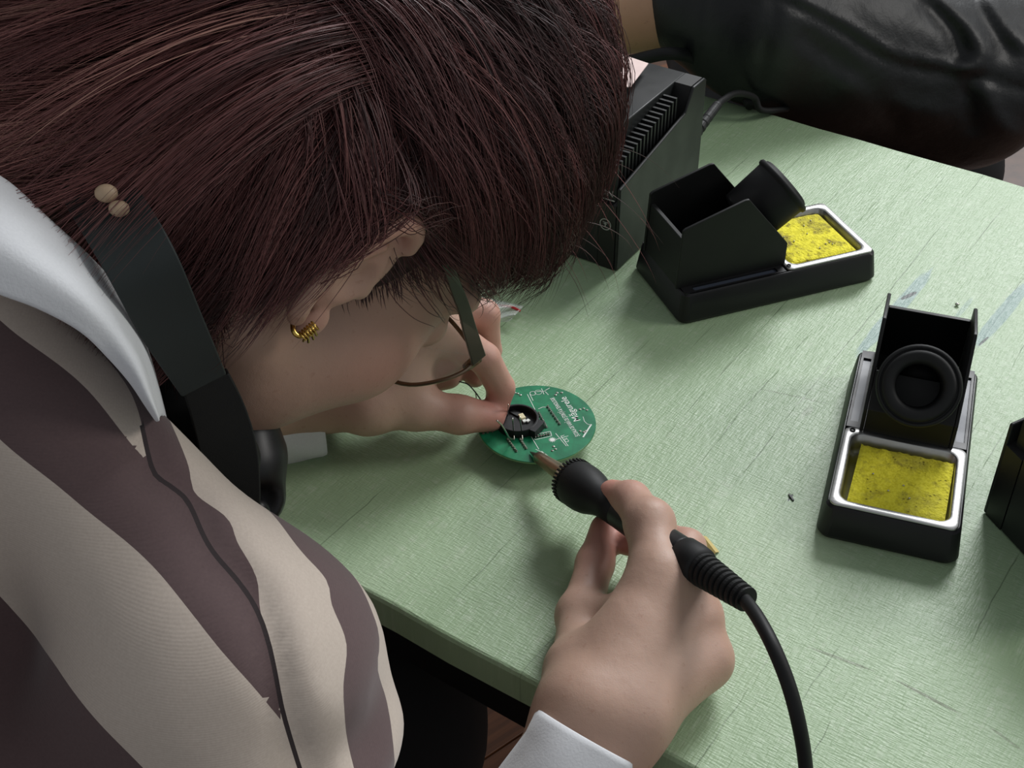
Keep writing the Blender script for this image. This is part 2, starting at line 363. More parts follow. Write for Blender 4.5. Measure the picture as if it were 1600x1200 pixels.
def cloth(name, stripes=False, col=(225, 226, 228)):
    t = NT(name); v = t.obj(); knit = t.noise(v, 900, 2); fol = t.noise(v, 14, 3)
    if stripes:
        a = t.n('ShaderNodeAttribute', attribute_name='stripe'); m = t.math('GREATER_THAN', a.outputs['Fac'], 0.)
        br = t.mix(knit, rgb(80, 62, 63), rgb(94, 74, 74)); cr = t.mix(knit, rgb(182, 168, 156), rgb(200, 187, 175)); c = t.mix(m, br, cr)
        se = t.n('ShaderNodeAttribute', attribute_name='seam'); c = t.mix(t.math('LESS_THAN', t.math('ABSOLUTE', se.outputs['Fac']), .0009), c, rgb(38, 26, 28))
        wv = t.n('ShaderNodeTexWave', bands_direction='Z'); wv.inputs['Scale'].default_value = 420; wv.inputs['Distortion'].default_value = 1.5; t.l(v, wv.inputs['Vector'])
        hgt = t.math('ADD', t.math('MULTIPLY', knit, .5), t.math('MULTIPLY', wv.outputs['Fac'], .5))
    else:
        c = t.mix(knit, rgb(*[x*.95 for x in col]), rgb(*col)); hgt = knit
    t.l(c, t.b.inputs['Base Color']); t.b.inputs['Roughness'].default_value = .88; t.b.inputs['Sheen Weight'].default_value = .25; t.b.inputs['Sheen Roughness'].default_value = .5
    t.l(t.bump(hgt, .12 if stripes else .3, .0004, t.bump(fol, .3, .006)), t.b.inputs['Normal']); return t.m
def leather():
    t = NT('black_leather'); v = t.obj(); t.b.inputs['Specular IOR Level'].default_value = .38; t.b.inputs['Base Color'].default_value = rgb(18, 20, 22); t.b.inputs['Roughness'].default_value = .46
    n = t.noise(v, 420, 4, .6); n2 = t.noise(v, 18, 3, .6); t.l(t.bump(n, .35, .0006, t.bump(n2, .35, .008)), t.b.inputs['Normal']); return t.m
def pcb_material():
    t = NT('green_circuit_board'); v = t.obj(); n = t.noise(v, 90, 2)
    c = t.ramp(n, [(.4, rgb(18, 110, 74)), (.6, rgb(28, 130, 88))])
    w_ = t.n('ShaderNodeTexVoronoi', feature='DISTANCE_TO_EDGE'); w_.inputs['Scale'].default_value = 110; t.l(v, w_.inputs['Vector'])
    tr = t.ramp(w_.outputs['Distance'], [(.03, (1, 1, 1, 1)), (.06, (0, 0, 0, 1))]); c = t.mix(t.math('MULTIPLY', tr, .25), c, rgb(20, 92, 64))
    t.l(c, t.b.inputs['Base Color']); t.b.inputs['Roughness'].default_value = .3; return t.m
M = dict(table=table_material(), floor=floor_material(),
    black=plastic('black_plastic', rgb(17, 18, 18), .5), satin=plastic('satin_black_plastic', rgb(22, 22, 24), .42, .1), rubber=plastic('black_rubber', rgb(17, 18, 19), .58, .3),
    box=plastic('grey_black_casing', rgb(32, 34, 34), .42, .35, 1800), groove=plastic('recess_blue_reflection', rgb(58, 64, 76), .38, .05),  # groove: bluish window reflection is painted into the slot floor colour
    metal=simple('black_painted_metal', rgb(17, 18, 18), .5), steel=steel('polished_steel', (.50, .50, .49, 1), .36), barrel=steel('brown_tempered_steel', rgb(178, 160, 138), .34), tip=steel('tinned_tip', rgb(110, 112, 104), .4),
    tin=steel('solder_wire_metal', rgb(196, 196, 186), .25), brass=steel('gold', rgb(212, 178, 96), .25), white=simple('white_print', rgb(226, 230, 224), .6, var=.03),
    greyprint=simple('grey_print', rgb(168, 172, 168), .6, var=.03), pcb=pcb_material(), pcbedge=simple('circuit_board_edge', rgb(122, 160, 112), .6), dkgreen=simple('dark_green_resin', rgb(10, 66, 44), .3),
    sponge1=sponge_material('dirty_yellow_sponge', .95), sponge2=sponge_material('yellow_sponge', .55),
    skin=skin_material(), skin2=skin_material('warm_skin', (196, 156, 124), (190, 130, 104)), hair=hair_material(), sweater=cloth('striped_knit', True), shirt=cloth('white_cotton', col=(226, 228, 232)),
    trouser=simple('black_trouser_cloth', rgb(16, 16, 18), .9), leather=leather(), strap=plastic('dark_strap_webbing', rgb(40, 46, 46), .6, .4, 1500), camera=plastic('black_camera_body', rgb(15, 17, 17), .6, .4),
    olive=simple('olive_acetate', rgb(52, 58, 46), .3, var=.2, coat=.4), lensmetal=steel('bronze_wire', rgb(134, 118, 100), .3), bead=simple('beige_bead', rgb(186, 160, 132), .5),
    tape=simple('yellowed_tape', rgb(196, 176, 112), .35), paper=simple('pale_pink_paper', rgb(238, 214, 208), .7), red=simple('red_stripe', rgb(190, 40, 46), .4), brownwood=simple('brown_chair_wood', rgb(70, 44, 28), .45, var=.3),
    ledw=simple('cream_contact', rgb(226, 216, 176), .3), shoe=simple('black_shoe', rgb(22, 22, 24), .5))
def glassy(name, col, rough=.05, alpha=.25):
    t = NT(name); t.b.inputs['Base Color'].default_value = col; t.b.inputs['Roughness'].default_value = rough; t.b.inputs['Alpha'].default_value = alpha; t.b.inputs['Specular IOR Level'].default_value = .9; t.l(t.bump(t.noise(t.obj(), 160, 2), .5, .001), t.b.inputs['Normal']); return t.m
M['bag'] = glassy('clear_plastic_film', (.9, .95, .92, 1), .12, .32); M['lens'] = glassy('spectacle_lens', (.95, 1, .97, 1), .02, .08)

# ------------------------------------------------------------------ setting: floor with boards
fl = tag(mesh('floor', [(-3, -2.2, -.765), (3, -2.2, -.765), (3, 4, -.765), (-3, 4, -.765), (-3, -2.2, -.752), (3, -2.2, -.752), (3, 4, -.752), (-3, 4, -.752)],
    [(3, 2, 1, 0), (4, 5, 6, 7), (0, 1, 5, 4), (1, 2, 6, 5), (2, 3, 7, 6), (3, 0, 4, 7)], M['brownwood']), 'brown wooden board floor under the green table', None, None, 'structure')
bg = G().box(-.6, .6, -.0445, .0445, -.012, 0); bmesh_src = None
b0 = bg.build('floor_board', M['floor'], fl, bevel=.0015, bseg=1); fa = math.radians(38); k = 0
for i in range(-14, 15):
    for j in range(-2, 3):
        off = ((i*37) % 10)/10*.8
        px, py = j*1.205+off-.3, i*.0905
        x = px*math.cos(fa)-py*math.sin(fa)+.0; y = px*math.sin(fa)+py*math.cos(fa)+.75
        o = b0 if k == 0 else b0.copy()
        if k: C.objects.link(o)
        o.parent = fl; o.location = (x, y, -.74); o.rotation_euler = (0, 0, fa); k += 1

# ------------------------------------------------------------------ table
ED = np.array([math.cos(math.radians(-34.8)), math.sin(math.radians(-34.8)), 0]); EN = np.array([-ED[1], ED[0], 0])
Nn = Q(664, 975); Nf = Q(1134, 157); wid = float((Nf-Nn)@EN)
tb = thing('table', (Nn[0], Nn[1], -.74), math.radians(-34.8), 'green painted wooden work table with worn scratched top under the soldering tools', 'table')
TH = .74
top = G()
nx = 60; x0, x1 = -1.0, 1.1
def edge(y, i, amp): return y+amp*math.sin(i*2.3)+amp*.6*math.sin(i*5.1+1)
ring = [(x0+(x1-x0)*i/nx, edge(0, i, .0005)) for i in range(nx+1)]+[(x1-(x1-x0)*i/nx, edge(wid, i+7, .0006)) for i in range(nx+1)]
inset = [(x+(.002 if x < x0+.01 else (-.002 if x > x1-.01 else 0)), y+(.0025 if y < .1 else -.0025)) for x, y in ring]
loops(top, [[(x, y, TH-.021) for x, y in ring], [(x, y, TH-.0022) for x, y in ring], [((a+c)/2*1., (b+d)/2, TH-.0006) for (a, b), (c, d) in zip(ring, inset)], [(x, y, TH) for x, y in inset]])
tt = top.build('tabletop', M['table'], tb)
# object coordinates of the paint material should be world aligned: bake the table frame into the vertices
bpy.context.view_layer.update()
for vtx in tt.data.vertices: vtx.co = tb.matrix_world @ vtx.co
tt.matrix_parent_inverse = tb.matrix_world.inverted()
rail = G().box(x0+.03, x1-.03, .012, .034, TH-.062, TH-.0215); rail.build('front_rail', M['metal'], tb, bevel=.002)
G().box(x0+.03, x1-.03, wid-.034, wid-.012, TH-.062, TH-.0215).build('rear_rail', M['metal'], tb, bevel=.002)
G().box(x0+.03, x0+.052, .0345, wid-.0345, TH-.062, TH-.0215).build('side_rail', M['metal'], tb, bevel=.002)
G().box(x1-.052, x1-.03, .0345, wid-.0345, TH-.062, TH-.0215).build('side_rail', M['metal'], tb, bevel=.002)
for lx in (x0+.06, x1-.06):
    for ly in (.04, wid-.04): G().lathe([(.0125, .0005), (.0125, TH-.022)], (lx, ly, 0), (0, 0, 1), 16).build('leg', M['metal'], tb, smooth=False)

# ------------------------------------------------------------------ iron holders
def holder(loc, ang, label, spmat, splabel, flip=1):
    root = thing('soldering_iron_holder', loc, ang, label, 'iron holder')
    W, L, H = .0772, .1545, .0225
    g = G(); rings = []
    for z, ins in ((0.0005, .0012), (.003, 0.0), (H-.0015, .0022), (H, .0034)):
        rings.append([(x, y, z) for x, y in rrect(ins, W-ins, ins, L-ins, .007)])
    # top with a tray well and two side slots: built as inner loops closed downwards
    loops(g, rings, True, False)
    inner = [(x, y, H) for x, y in rrect(.0040, W-.0040, .004, L-.004, .005)]
    loops(g, [[(x, y, H) for x, y in rrect(.0034, W-.0034, .0034, L-.0034, .007)], inner, [(x, y, .004) for x, y in rrect(.0044, W-.0044, .0044, L-.0044, .005)]], False, True)
    g.build('base', M['satin'], root, smooth=False, bevel=.0006, bseg=2)
    # raised deck around housing, with slots
    dk = G(); zt = H+.0004; zb = H-.0012
    for xs in ((.0045, .0060), (.0108, .0140), (W-.0140, W-.0108), (W-.0060, W-.0045)): dk.box(xs[0], xs[1], .0735, L-.0045, zb, zt)
    for xs in ((.0060, .0108), (W-.0108, W-.0060)):
        dk.box(xs[0], xs[1], .0735, .079, zb, zt); dk.box(xs[0], xs[1], L-.012, L-.0045, zb, zt)
    dk.box(.0140, W-.0140, .0735, L-.0045, zb, zt)
    dk.build('deck', M['satin'], root)
    for xs in ((.0061, .0107), (W-.0107, W-.0061)): G().box(xs[0], xs[1], .0792, L-.0122, zb+.0001, zb+.0004).build('slot_floor', M['groove'], root)
    # steel tray: flange, walls, floor
    tr = G(); a0, a1, b0_, b1_ = .0042, W-.0042, .0042, .0722; zf = H+.0012
    def R_(i, z, r_): return [(x, y, z) for x, y in rrect(a0+i, a1-i, b0_+i, b1_-i, r_, 7)]
    loops(tr, [R_(.0002, H-.001, .004), R_(0, zf-.0003, .0042), R_(.0003, zf, .004), R_(.0043, zf, .0065), R_(.0050, zf-.0006, .0063), R_(.0056, zf-.009, .006), R_(.0075, H-.0112, .005)], False, True)
    tro = tr.build('tray', M['steel'], root, smooth=True)
    sc_ = G().lathe([(.0017, 0), (.0017, .0007), (.0011, .0009), (.0009, .0002)], (.0085, .0695, zf-.0002), (0, 0, 1), 12); sc_.build('screw_hole', M['metal'], root)
    # housing side walls
    prof = [(.0705, H), (.0705, .0400), (.1045, .0815), (.1075, .0815), (.1495, .0690), (.1515, .0675), (.1535, H)]
    n_ = 0
    for xa, xb in ((.0122, .0144), (W-.0144, W-.0122)):
        wv = G().prism(prof, xa, xb, 0); wv.build('side_wall', M['black'], root, bevel=.0006)
    G().prism([(.1495, H), (.1525, H), (.1507, .0600), (.1477, .0600)], .0145, W-.0145, 0).build('rear_panel', M['black'], root, bevel=.0005)
    # bright upper lip of the rear panel
    G().prism([(.0705, H), (.0725, H), (.0725, .0392), (.0870, .0570), (.0852, .0583), (.0705, .0402)], .0145, W-.0145, 0).build('front_panel', M['black'], root, bevel=.0005)
    # tilted receptacle cup, pointing up over the sponge
    ax = Vector((0, -.80, .60)); c = Vector((W/2, .0630, .0695))
    cup = G(); cup.lathe([(.0150, -.036), (.0205, -.034), (.0215, -.004), (.0215, -.0032), (.0228, -.0024), (.0232, -.0006), (.0224, .0008), (.0212, .0010), (.0208, .0002), (.0200, .0002), (.0197, .0022), (.0180, .0030), (.0145, .0026), (.0128, .0012), (.0122, -.004), (.0122, -.030), (.0060, -.031)], c, ax, 48, (1, 0, 0), closed=True)
    cup.build('receptacle', M['rubber'], root, smooth=True)
    # sponge, resting in the tray
    zs = H-.0110; sg = G(); nxs, nys = 26, 22; sx0, sx1, sy0, sy1 = .0142, W-.0105, .0125, .0635
    def P3(i, j, zz):
        x = sx0+(sx1-sx0)*i/nxs; y = sy0+(sy1-sy0)*j/nys
        if j == nys: y -= .0012*abs(math.sin(i*1.7))+.0006*abs(math.sin(i*4.1))
        x += (j/nys-.5)*.0016
        return (x, y, zz)
    th = .0092; b = 0
    for j in range(nys+1):
        for i in range(nxs+1):
            e = min(i, nxs-i, j, nys-j); sg.v.append(P3(i, j, zs+th-(.0007 if e == 0 else 0)+.00035*math.sin(i*1.3+j*.7)*math.sin(j*1.1)))
    for j in range(nys):
        for i in range(nxs): a = j*(nxs+1)+i; sg.f.append((a, a+1, a+nxs+2, a+nxs+1))
    per = [i for i in range(nxs+1)]+[j*(nxs+1)+nxs for j in range(1, nys+1)]+[nys*(nxs+1)+i for i in range(nxs-1, -1, -1)]+[j*(nxs+1) for j in range(nys-1, 0, -1)]
    base = len(sg.v)
    for q in per: sg.v.append((sg.v[q][0], sg.v[q][1], zs))
    for q in range(len(per)): q2 = (q+1) % len(per); sg.f.append((per[q2], per[q], base+q, base+q2))
    sg.f.append(tuple(base+q for q in range(len(per)-1, -1, -1)))
    R3 = Matrix.Rotation(ang, 3, 'Z'); lc = Vector(((sx0+sx1)/2, (sy0+sy1)/2, zs))
    wl = Vector(loc)+R3 @ lc
    so = mesh('cleaning_sponge', [Vector(v)-lc for v in sg.v], sg.f, spmat, smooth=False); so.location = wl; so.rotation_euler = (0, 0, ang)
    tag(so, splabel, 'sponge')
    bl = []
    for q in range(9 if spmat is M['sponge1'] else 4):
        x = random.uniform(-.018, .018); y = random.uniform(-.016, .016)
        gg = G().sphere((x, y, th+.0004), .0007, 8, 5, (1, .8, .8)); bl.append(gg)
    gg = G()
    for q in bl: gg.add(q.v, q.f)
    o_ = gg.build('solder_bead', M['tin'], so, smooth=True)
    return root
oR = Q(1272, 838); oL = Q(1371, 438)
holder((oR[0], oR[1], 0), math.radians(70.8-90), 'black plastic iron holder at right with cup facing the camera and cleaner yellow sponge', M['sponge2'], 'bright yellow rectangular sponge with few burn marks in the right holder')
holder((oL[0], oL[1], 0), math.radians(200-90), 'black plastic iron holder seen side-on beside the power station', M['sponge1'], 'heavily stained yellow sponge with solder beads in the holder near the station')

# ------------------------------------------------------------------ soldering stations
def station(A, ang, label, txt):
    # local: origin at the low right front corner, +y towards the rear, -x across the front
    root = thing('soldering_station', A, ang, label, 'soldering station')
    Wd, L, h0, h1 = .092, .123, .071, .101
    ch = .016                                        # width of the finned recess along each shoulder
    side = [(0, .0006), (L, .0006), (L, h1-.002), (L-.003, h1), (L-.020, h1), (L-.031, h1-.016), (.0, h0-.004)]
    for x0_, x1_ in ((-.0025, 0), (-Wd, -Wd+.0025)): G().prism(side, x0_, x1_, 0).build('side_panel', M['box'], root, bevel=.0011)
    G().prism([(.0, .0006), (L, .0006), (L, h1-.002), (L-.003, h1), (.030, h1-.0005), (0.0, h0+.016)], -Wd+ch, -ch, 0).build('casing', M['box'], root, bevel=.0012)
    n = 17
    for x0_, x1_, f0, f1 in ((-ch+.0001, -.0026, -ch+.0002, -.0050), (-Wd+.0026, -Wd+ch-.0001, -Wd+.0050, -Wd+ch-.0002)):
        G().prism([(.0, .0006), (L, .0006), (L, h1-.002), (L-.003, h1), (L-.020, h1), (L-.031, h1-.028), (.0, h0-.018)], x0_, x1_, 0).build('recess_floor', M['metal'], root)
        for i in range(n):                           # cooling fins
            y = .004+i*(L-.042)/(n-1); zt = h0-.004+(h1-16e-3-h0+.004)*y/(L-.031)
            G().prism([(y, zt-.020), (y+.0020, zt-.020), (y+.0020, zt+.0145), (y, zt+.0145)], f0, f1, 0).build('cooling_fin', M['box'], root)
    # front face trim and printing (front looks towards -y)
    yf = -.0003
    def tx(body, x, z, size, nm='lettering', mat=M['greyprint']): text_mesh(nm, body, size, mat, root, (x, yf, z), (1, 0, 0), (0, 0, 1), .00015)
    tx('STATION', -.0335, .0600, .0068); G().box(-.034, -.0040, yf-.0002, yf+.0002, .0568, .0574).build('rule', M['greyprint'], root)
    tx('220V~ 50/60HZ', -.052, .0495, .0058) if False else tx('HZ 0.42', -.034, .0495, .0052)
    tx('3A', -.0300, .0375, .0060)
    rg = G()
    for rr in (.0040,):
        for kx in range(24):
            a = 2*math.pi*kx/24; b = 2*math.pi*(kx+1)/24
            q = [(-.0105+r_*math.cos(t_), yf, .0365+r_*math.sin(t_)) for r_, t_ in ((rr, a), (rr+.0006, a), (rr+.0006, b), (rr, b))]
            rg.add(q+[(p[0], p[1]+.0003, p[2]) for p in q], [(0, 1, 2, 3), (7, 6, 5, 4)])
    rg.box(-.0108, -.0102, yf-.0001, yf, .0345, .0385); rg.box(-.0125, -.0085, yf-.0001, yf, .0380, .0385); rg.box(-.0118, -.0092, yf-.0001, yf, .0368, .0373)
    rg.build('earth_symbol', M['greyprint'], root)
    G().lathe([(.0030, -.0002), (.0030, .0008), (.0015, .0010)], (-.034, 0, .0150), (0, -1, 0), 16).build('socket', M['metal'], root)
    G().box(-Wd+.006, -.006, L, L+.0012, .008, h1-.02).build('rear_plate', M['metal'], root, bevel=.0004)
    for fx in (-.012, -Wd+.012):
        for fy in (.014, L-.014): G().lathe([(.005, 0), (.005, .0006)], (fx, fy, 0), (0, 0, 1), 14).build('foot', M['rubber'], root)
    return root
A1 = Q(963, 425); A1[2] = 0
st = station(A1, math.radians(56-90), 'dark grey box-shaped soldering station with cooling fins standing left of the side-on holder', 1)
A2 = Q(1535, 800); A2[2] = 0
A2 = A2+.092*np.array([math.cos(math.radians(-70)), math.sin(math.radians(-70)), 0])
station(A2, math.radians(-70), 'dark grey soldering station with fins cut off by the right picture edge', 2)

# cord plug behind the first station + loose cables
pg = thing('power_cord', Q(1135, 170, 0), 0, 'black cord with ribbed plug lying behind the soldering station', 'cord')
def wtube(parent, name, pts, rad, mat, seg=12, n=40):
    return G().tube(spline(pts, n), rad, seg).build(name, mat, parent, world=True, smooth=True)
p0 = D(1118, 168, 1.03); 
wtube(pg, 'cord', [p0, D(1128, 158, 1.05), D(1150, 146, 1.07), D(1178, 152, 1.10), D(1190, 172, 1.11), D(1230, 170, 1.13)], .0028, M['rubber'])
bt = G(); _c, _s = math.cos(math.radians(-34)), math.sin(math.radians(-34)); a = A1+np.array([-.012*_c-.1245*_s, -.012*_s+.1245*_c, .042]); b = D(1121, 164, 1.03); d_ = Vector(b-a); L_ = d_.length
pr = [(.0034, 0)]
for i in range(8): pr += [(.0052-.00022*i, L_*(i+.15)/8), (.0052-.00022*i, L_*(i+.6)/8), (.0038, L_*(i+.7)/8), (.0038, L_*(i+.98)/8)]
bt.lathe(pr, a, d_, 16); bt.build('strain_relief', M['rubber'], pg, world=True)
pc = thing('looped_cable', Q(1090, 140, 0), 0, 'thick black cable curving over the station under the leather sleeve', 'cable')
wtube(pc, 'cable', [D(985, 96, 1.12), D(1040, 84, 1.10), D(1075, 88, 1.11), D(1120, 108, 1.13), D(1155, 135, 1.13), D(1175, 165, 1.12)], .0055, M['rubber'])

# sheet of paper on top of the station
o_ = A1+0
pp = G(); c4 = [Q(966, 84, .107), Q(1013, 100, .107), Q(984, 138, .107), Q(930, 118, .107)]
pp.add([tuple(p) for p in c4]+[(p[0], p[1], p[2]+.0006) for p in c4], [(0, 1, 2, 3), (7, 6, 5, 4), (0, 4, 5, 1), (1, 5, 6, 2), (2, 6, 7, 3), (3, 7, 4, 0)])
po = mesh('paper_note', np.array(pp.v)-c4[0], pp.f, M['paper']); po.location = c4[0]; tag(po, 'pale pink paper note lying on top of the soldering station', 'paper')

# ------------------------------------------------------------------ circuit board
ZP = .0125
cp = (Q(747, 661, ZP)+Q(931, 661, ZP))/2; cp = (cp+(Q(838, 604, ZP)+Q(838, 719, ZP))/2)/2; RP = .0357
pb = thing('circuit_board', (cp[0], cp[1], 0), 0, 'round green circuit board with white print and black coin cell holder being soldered', 'circuit board')
G().lathe([(RP-.0002, ZP-.0016), (RP, ZP-.0014), (RP, ZP-.0002), (RP-.0002, ZP)], (0, 0, 0), (0, 0, 1), 96).build('board', M['pcb'], pb)
G().lathe([(RP+.00005, ZP-.0013), (RP+.0001, ZP-.0012), (RP+.0001, ZP-.0004), (RP+.00005, ZP-.0003)], (0, 0, 0), (0, 0, 1), 96, closed=False).build('board_edge', M['pcbedge'], pb)
def lp(x, y, z=ZP): p = Q(x, y, z); return Vector((p[0]-cp[0], p[1]-cp[1], z))
zt = ZP+.0001
rd = lp(885.7, 631.8)-lp(903, 659.5); rd.z = 0; up_ = Vector((-rd.y, rd.x, 0))
text_mesh('board_name', 'Măgurele', .0064, M['white'], pb, lp(907.5, 657, zt), rd, up_, .00003, bold=.00001)
rd2 = lp(861, 619.8)-lp(901.5, 679.8); up2 = Vector((-rd2.y, rd2.x, 0))
tm = text_mesh('board_caption', 'ȘCOALA DE VARĂ DE ȘTIINȚĂ & TEHNOLOGIE', .0038, M['white'], pb, (0, 0, 0), (1, 0, 0), (0, 1, 0), .00003, bold=.00002)
wd = max(v.co.x for v in tm.data.vertices); s_ = rd2.length/wd
X = rd2.normalized(); Y = up2.normalized(); og = lp(906, 681, zt)
tm.data.transform(Matrix(((X.x*s_, Y.x, 0, og.x), (X.y*s_, Y.y, 0, og.y), (0, 0, 1, og.z), (0, 0, 0, 1))))
pr_ = G()
def line(p, q, wd=.0004, g=pr_):
    a = lp(*p, zt); b = lp(*q, zt); d = (b-a).normalized(); n_ = Vector((-d.y, d.x, 0))*wd/2
    g.add([a-n_, b-n_, b+n_, a+n_], [(0, 1, 2, 3)])
def ringp(c, r_, wd=.0003, g=pr_, n=14, z=zt):
    c = lp(*c, z) if len(c) == 2 else c
    for k in range(n):
        a, b = 2*math.pi*k/n, 2*math.pi*(k+1)/n
        g.add([c+Vector((rr*math.cos(t), rr*math.sin(t), 0)) for rr, t in ((r_-wd, a), (r_, a), (r_, b), (r_-wd, b))], [(0, 1, 2, 3)])
line((924, 663), (911, 683), .0009); 
for a, b in zip([(911, 651), (913, 658), (917, 662)], [(913, 658), (917, 662), (923, 664.5)]): line(a, b, .0003)
for a, b in (((868, 677), (885, 697)), ((888, 681), (864, 688)), ((876, 681), (888, 697)), ((830, 682), (842, 702)), ((837, 702), (852, 709)), ((846, 705), (856, 712)), ((841, 639), (848, 636)), ((848, 636), (856, 636)), ((838, 612), (852, 611)), ((846, 607), (850, 616)), ((852, 610), (859, 606)), ((852, 612), (857, 617)), ((834, 679), (860, 674)), ((836, 687), (862, 681)), ((834, 679), (836, 687)), ((860, 674), (862, 681)), ((824, 616), (836, 640)), ((828, 616), (833, 626))): line(a, b, .00035)
ringp((832.5, 614.5), .0020); ringp((841, 613), .0023, .00025); ringp((818, 655), .0001, .0001)
stg = G(); sc0 = lp(863, 687, zt+.00001)
pts = []
for k in range(24):
    a = 2*math.pi*k/24; r_ = .0026 if k % 2 == 0 else .0012; pts.append(sc0+Vector((r_*math.cos(a), r_*math.sin(a), 0)))
pr_.add(pts, [tuple(range(24))])
pr_.build('silkscreen', M['white'], pb)
rd3 = lp(888, 684)-lp(881, 681); 
text_mesh('board_mark', 'CETI', .0034, M['white'], pb, lp(890, 690, zt), lp(880, 684)-lp(889, 695), Vector((-(lp(880, 684)-lp(889, 695)).y, (lp(880, 684)-lp(889, 695)).x, 0)), .00003)
def pads(px, name='solder_pad'):
    for x, y in px:
        c = lp(x, y, ZP); g = G().lathe([(.00085, .0001), (.0008, .0003), (.0004, .0005)], c, (0, 0, 1), 10); g.build(name, M['tin'], pb)
pads([(804.5, 614), (809, 615), (813, 617.5), (870.5, 614), (877.5, 613.8), (868, 617.5), (906, 640), (912, 638.5), (917, 641), (906.5, 674), (912, 675.5), (915, 674), (865, 698), (868, 702), (863, 704.5), (755, 677.5), (762, 676), (769.5, 674.5)])
rows = [[(856+i*3.0, 636+i*4.4) for i in range(7)], [(842+i*2.3, 646+i*4.3) for i in range(6)], [(836.5+i*4.2, 683.5-i*.95) for i in range(6)], [(793.5+i*2.6, 687+i*3.6) for i in range(6)], [(813+i*2.2, 687+i*3.4) for i in range(5)]]
for ri, row in enumerate(rows):
    for x, y in row:
        g = G().lathe([(.00085, .0), (.0008, .0006), (.0004, .0012), (.0003, .0016)], lp(x, y, ZP), (0, 0, 1), 8); g.build('solder_joint', M['tin'], pb)
    a, b = lp(*row[0], zt), lp(*row[-1], zt); d = (b-a).normalized(); n_ = Vector((-d.y, d.x, 0))
    G().add([a-d*.001-n_*.001, b+d*.001-n_*.001, b+d*.001+n_*.001, a-d*.001+n_*.001], [(0, 1, 2, 3)]).build('pin_row', M['dkgreen'], pb)
# coin cell holder
cc = lp(809, 657, ZP+.003); cc.z = ZP; RC = .0128
hg = G(); hg.lathe([(RC, .0001), (RC, .0052), (RC-.0003, .0055), (RC-.0013, .0055), (RC-.0016, .0052), (RC-.0016, .0016), (.0002, .0016)], cc, (0, 0, 1), 48)
hg.build('cell_holder', M['satin'], pb, bevel=.0001)
dv = (lp(776, 642)-lp(808, 655)).normalized(); 
blk = G(); nn = Vector((-dv.y, dv.x, 0))
for s0, s1, w0, hh in ((RC-.001, RC+.0028, .0055, .0052),):
    for sg_ in (1, -1):
        a = cc+dv*s0*sg_; b = cc+dv*s1*sg_; q = [a-nn*w0, b-nn*w0, b+nn*w0, a+nn*w0]
        if sg_ < 0: q = q[::-1]
        blk.add([(p.x, p.y, ZP+.0001) for p in q]+[(p.x, p.y, ZP+hh) for p in q], [(3, 2, 1, 0), (4, 5, 6, 7), (0, 1, 5, 4), (1, 2, 6, 5), (2, 3, 7, 6), (3, 0, 4, 7)])
blk.build('cell_clip', M['satin'], pb)
ct = G(); zc = ZP+.0017; a = lp(804, 645, zc); b = lp(817, 660, zc); d = (b-a).normalized(); n_ = Vector((-d.y, d.x, 0))
def strip(g, a, b, w_, z0, z1, d=None):
    d = (b-a).normalized(); n_ = Vector((-d.y, d.x, 0)); q = [a-n_*w_, b-n_*w_, b+n_*w_, a+n_*w_]
    g.add([(p.x, p.y, z0) for p in q]+[(p.x, p.y, z1) for p in q], [(3, 2, 1, 0), (4, 5, 6, 7), (0, 1, 5, 4), (1, 2, 6, 5), (2, 3, 7, 6), (3, 0, 4, 7)])
strip(ct, lp(813, 649, zc), lp(818, 656, zc), .0016, zc, zc+.0016); ct.build('cell_contact', M['ledw'], pb, bevel=.0003)
ct = G(); strip(ct, lp(800, 643, zc), lp(812, 649.5, zc), .0019, zc, zc+.0008); ct.build('contact_spring', M['metal'], pb, bevel=.0002)
ct = G(); strip(ct, lp(817, 660, zc), lp(822, 658.5, zc), .0010, zc+.0002, zc+.0012); strip(ct, lp(823, 660, zc), lp(827, 657.5, zc), .0010, zc+.0002, zc+.0012); ct.build('contact_tab', M['white'], pb)
# upright leads being soldered
def lead(pts, rad=.00042, nm='lead', m=M['tin']):
    G().tube(spline([Vector(p)-Vector((cp[0], cp[1], 0)) for p in pts], 14), rad, 8).build(nm, m, pb, smooth=True)
lead([Q(803.5, 688, ZP), Q(802.5, 672, ZP+.006), D(801, 654, .752)]); lead([Q(816.5, 689, ZP), Q(815, 672, ZP+.006), D(812, 652, .752)])
lead([Q(802, 687, ZP), D(796, 684, .775), D(789, 672, .767), D(783, 663, .763), D(776, 657, .760)], .00055)
lead([Q(793, 650, ZP), D(794, 632, .775)], .0003)
# things under the board keep it level above the table
for dx, dy, hh in ((.016, .010, .0108), (-.014, .016, .0108), (-.006, -.020, .0108), (.018, -.012, .0108)):
    G().lathe([(.0024, 0.0001), (.0025, .004), (.0025, hh-.001), (.0018, hh)], (dx, dy, 0), (0, 0, 1), 14).build('component', M['ledw'], pb, smooth=True)

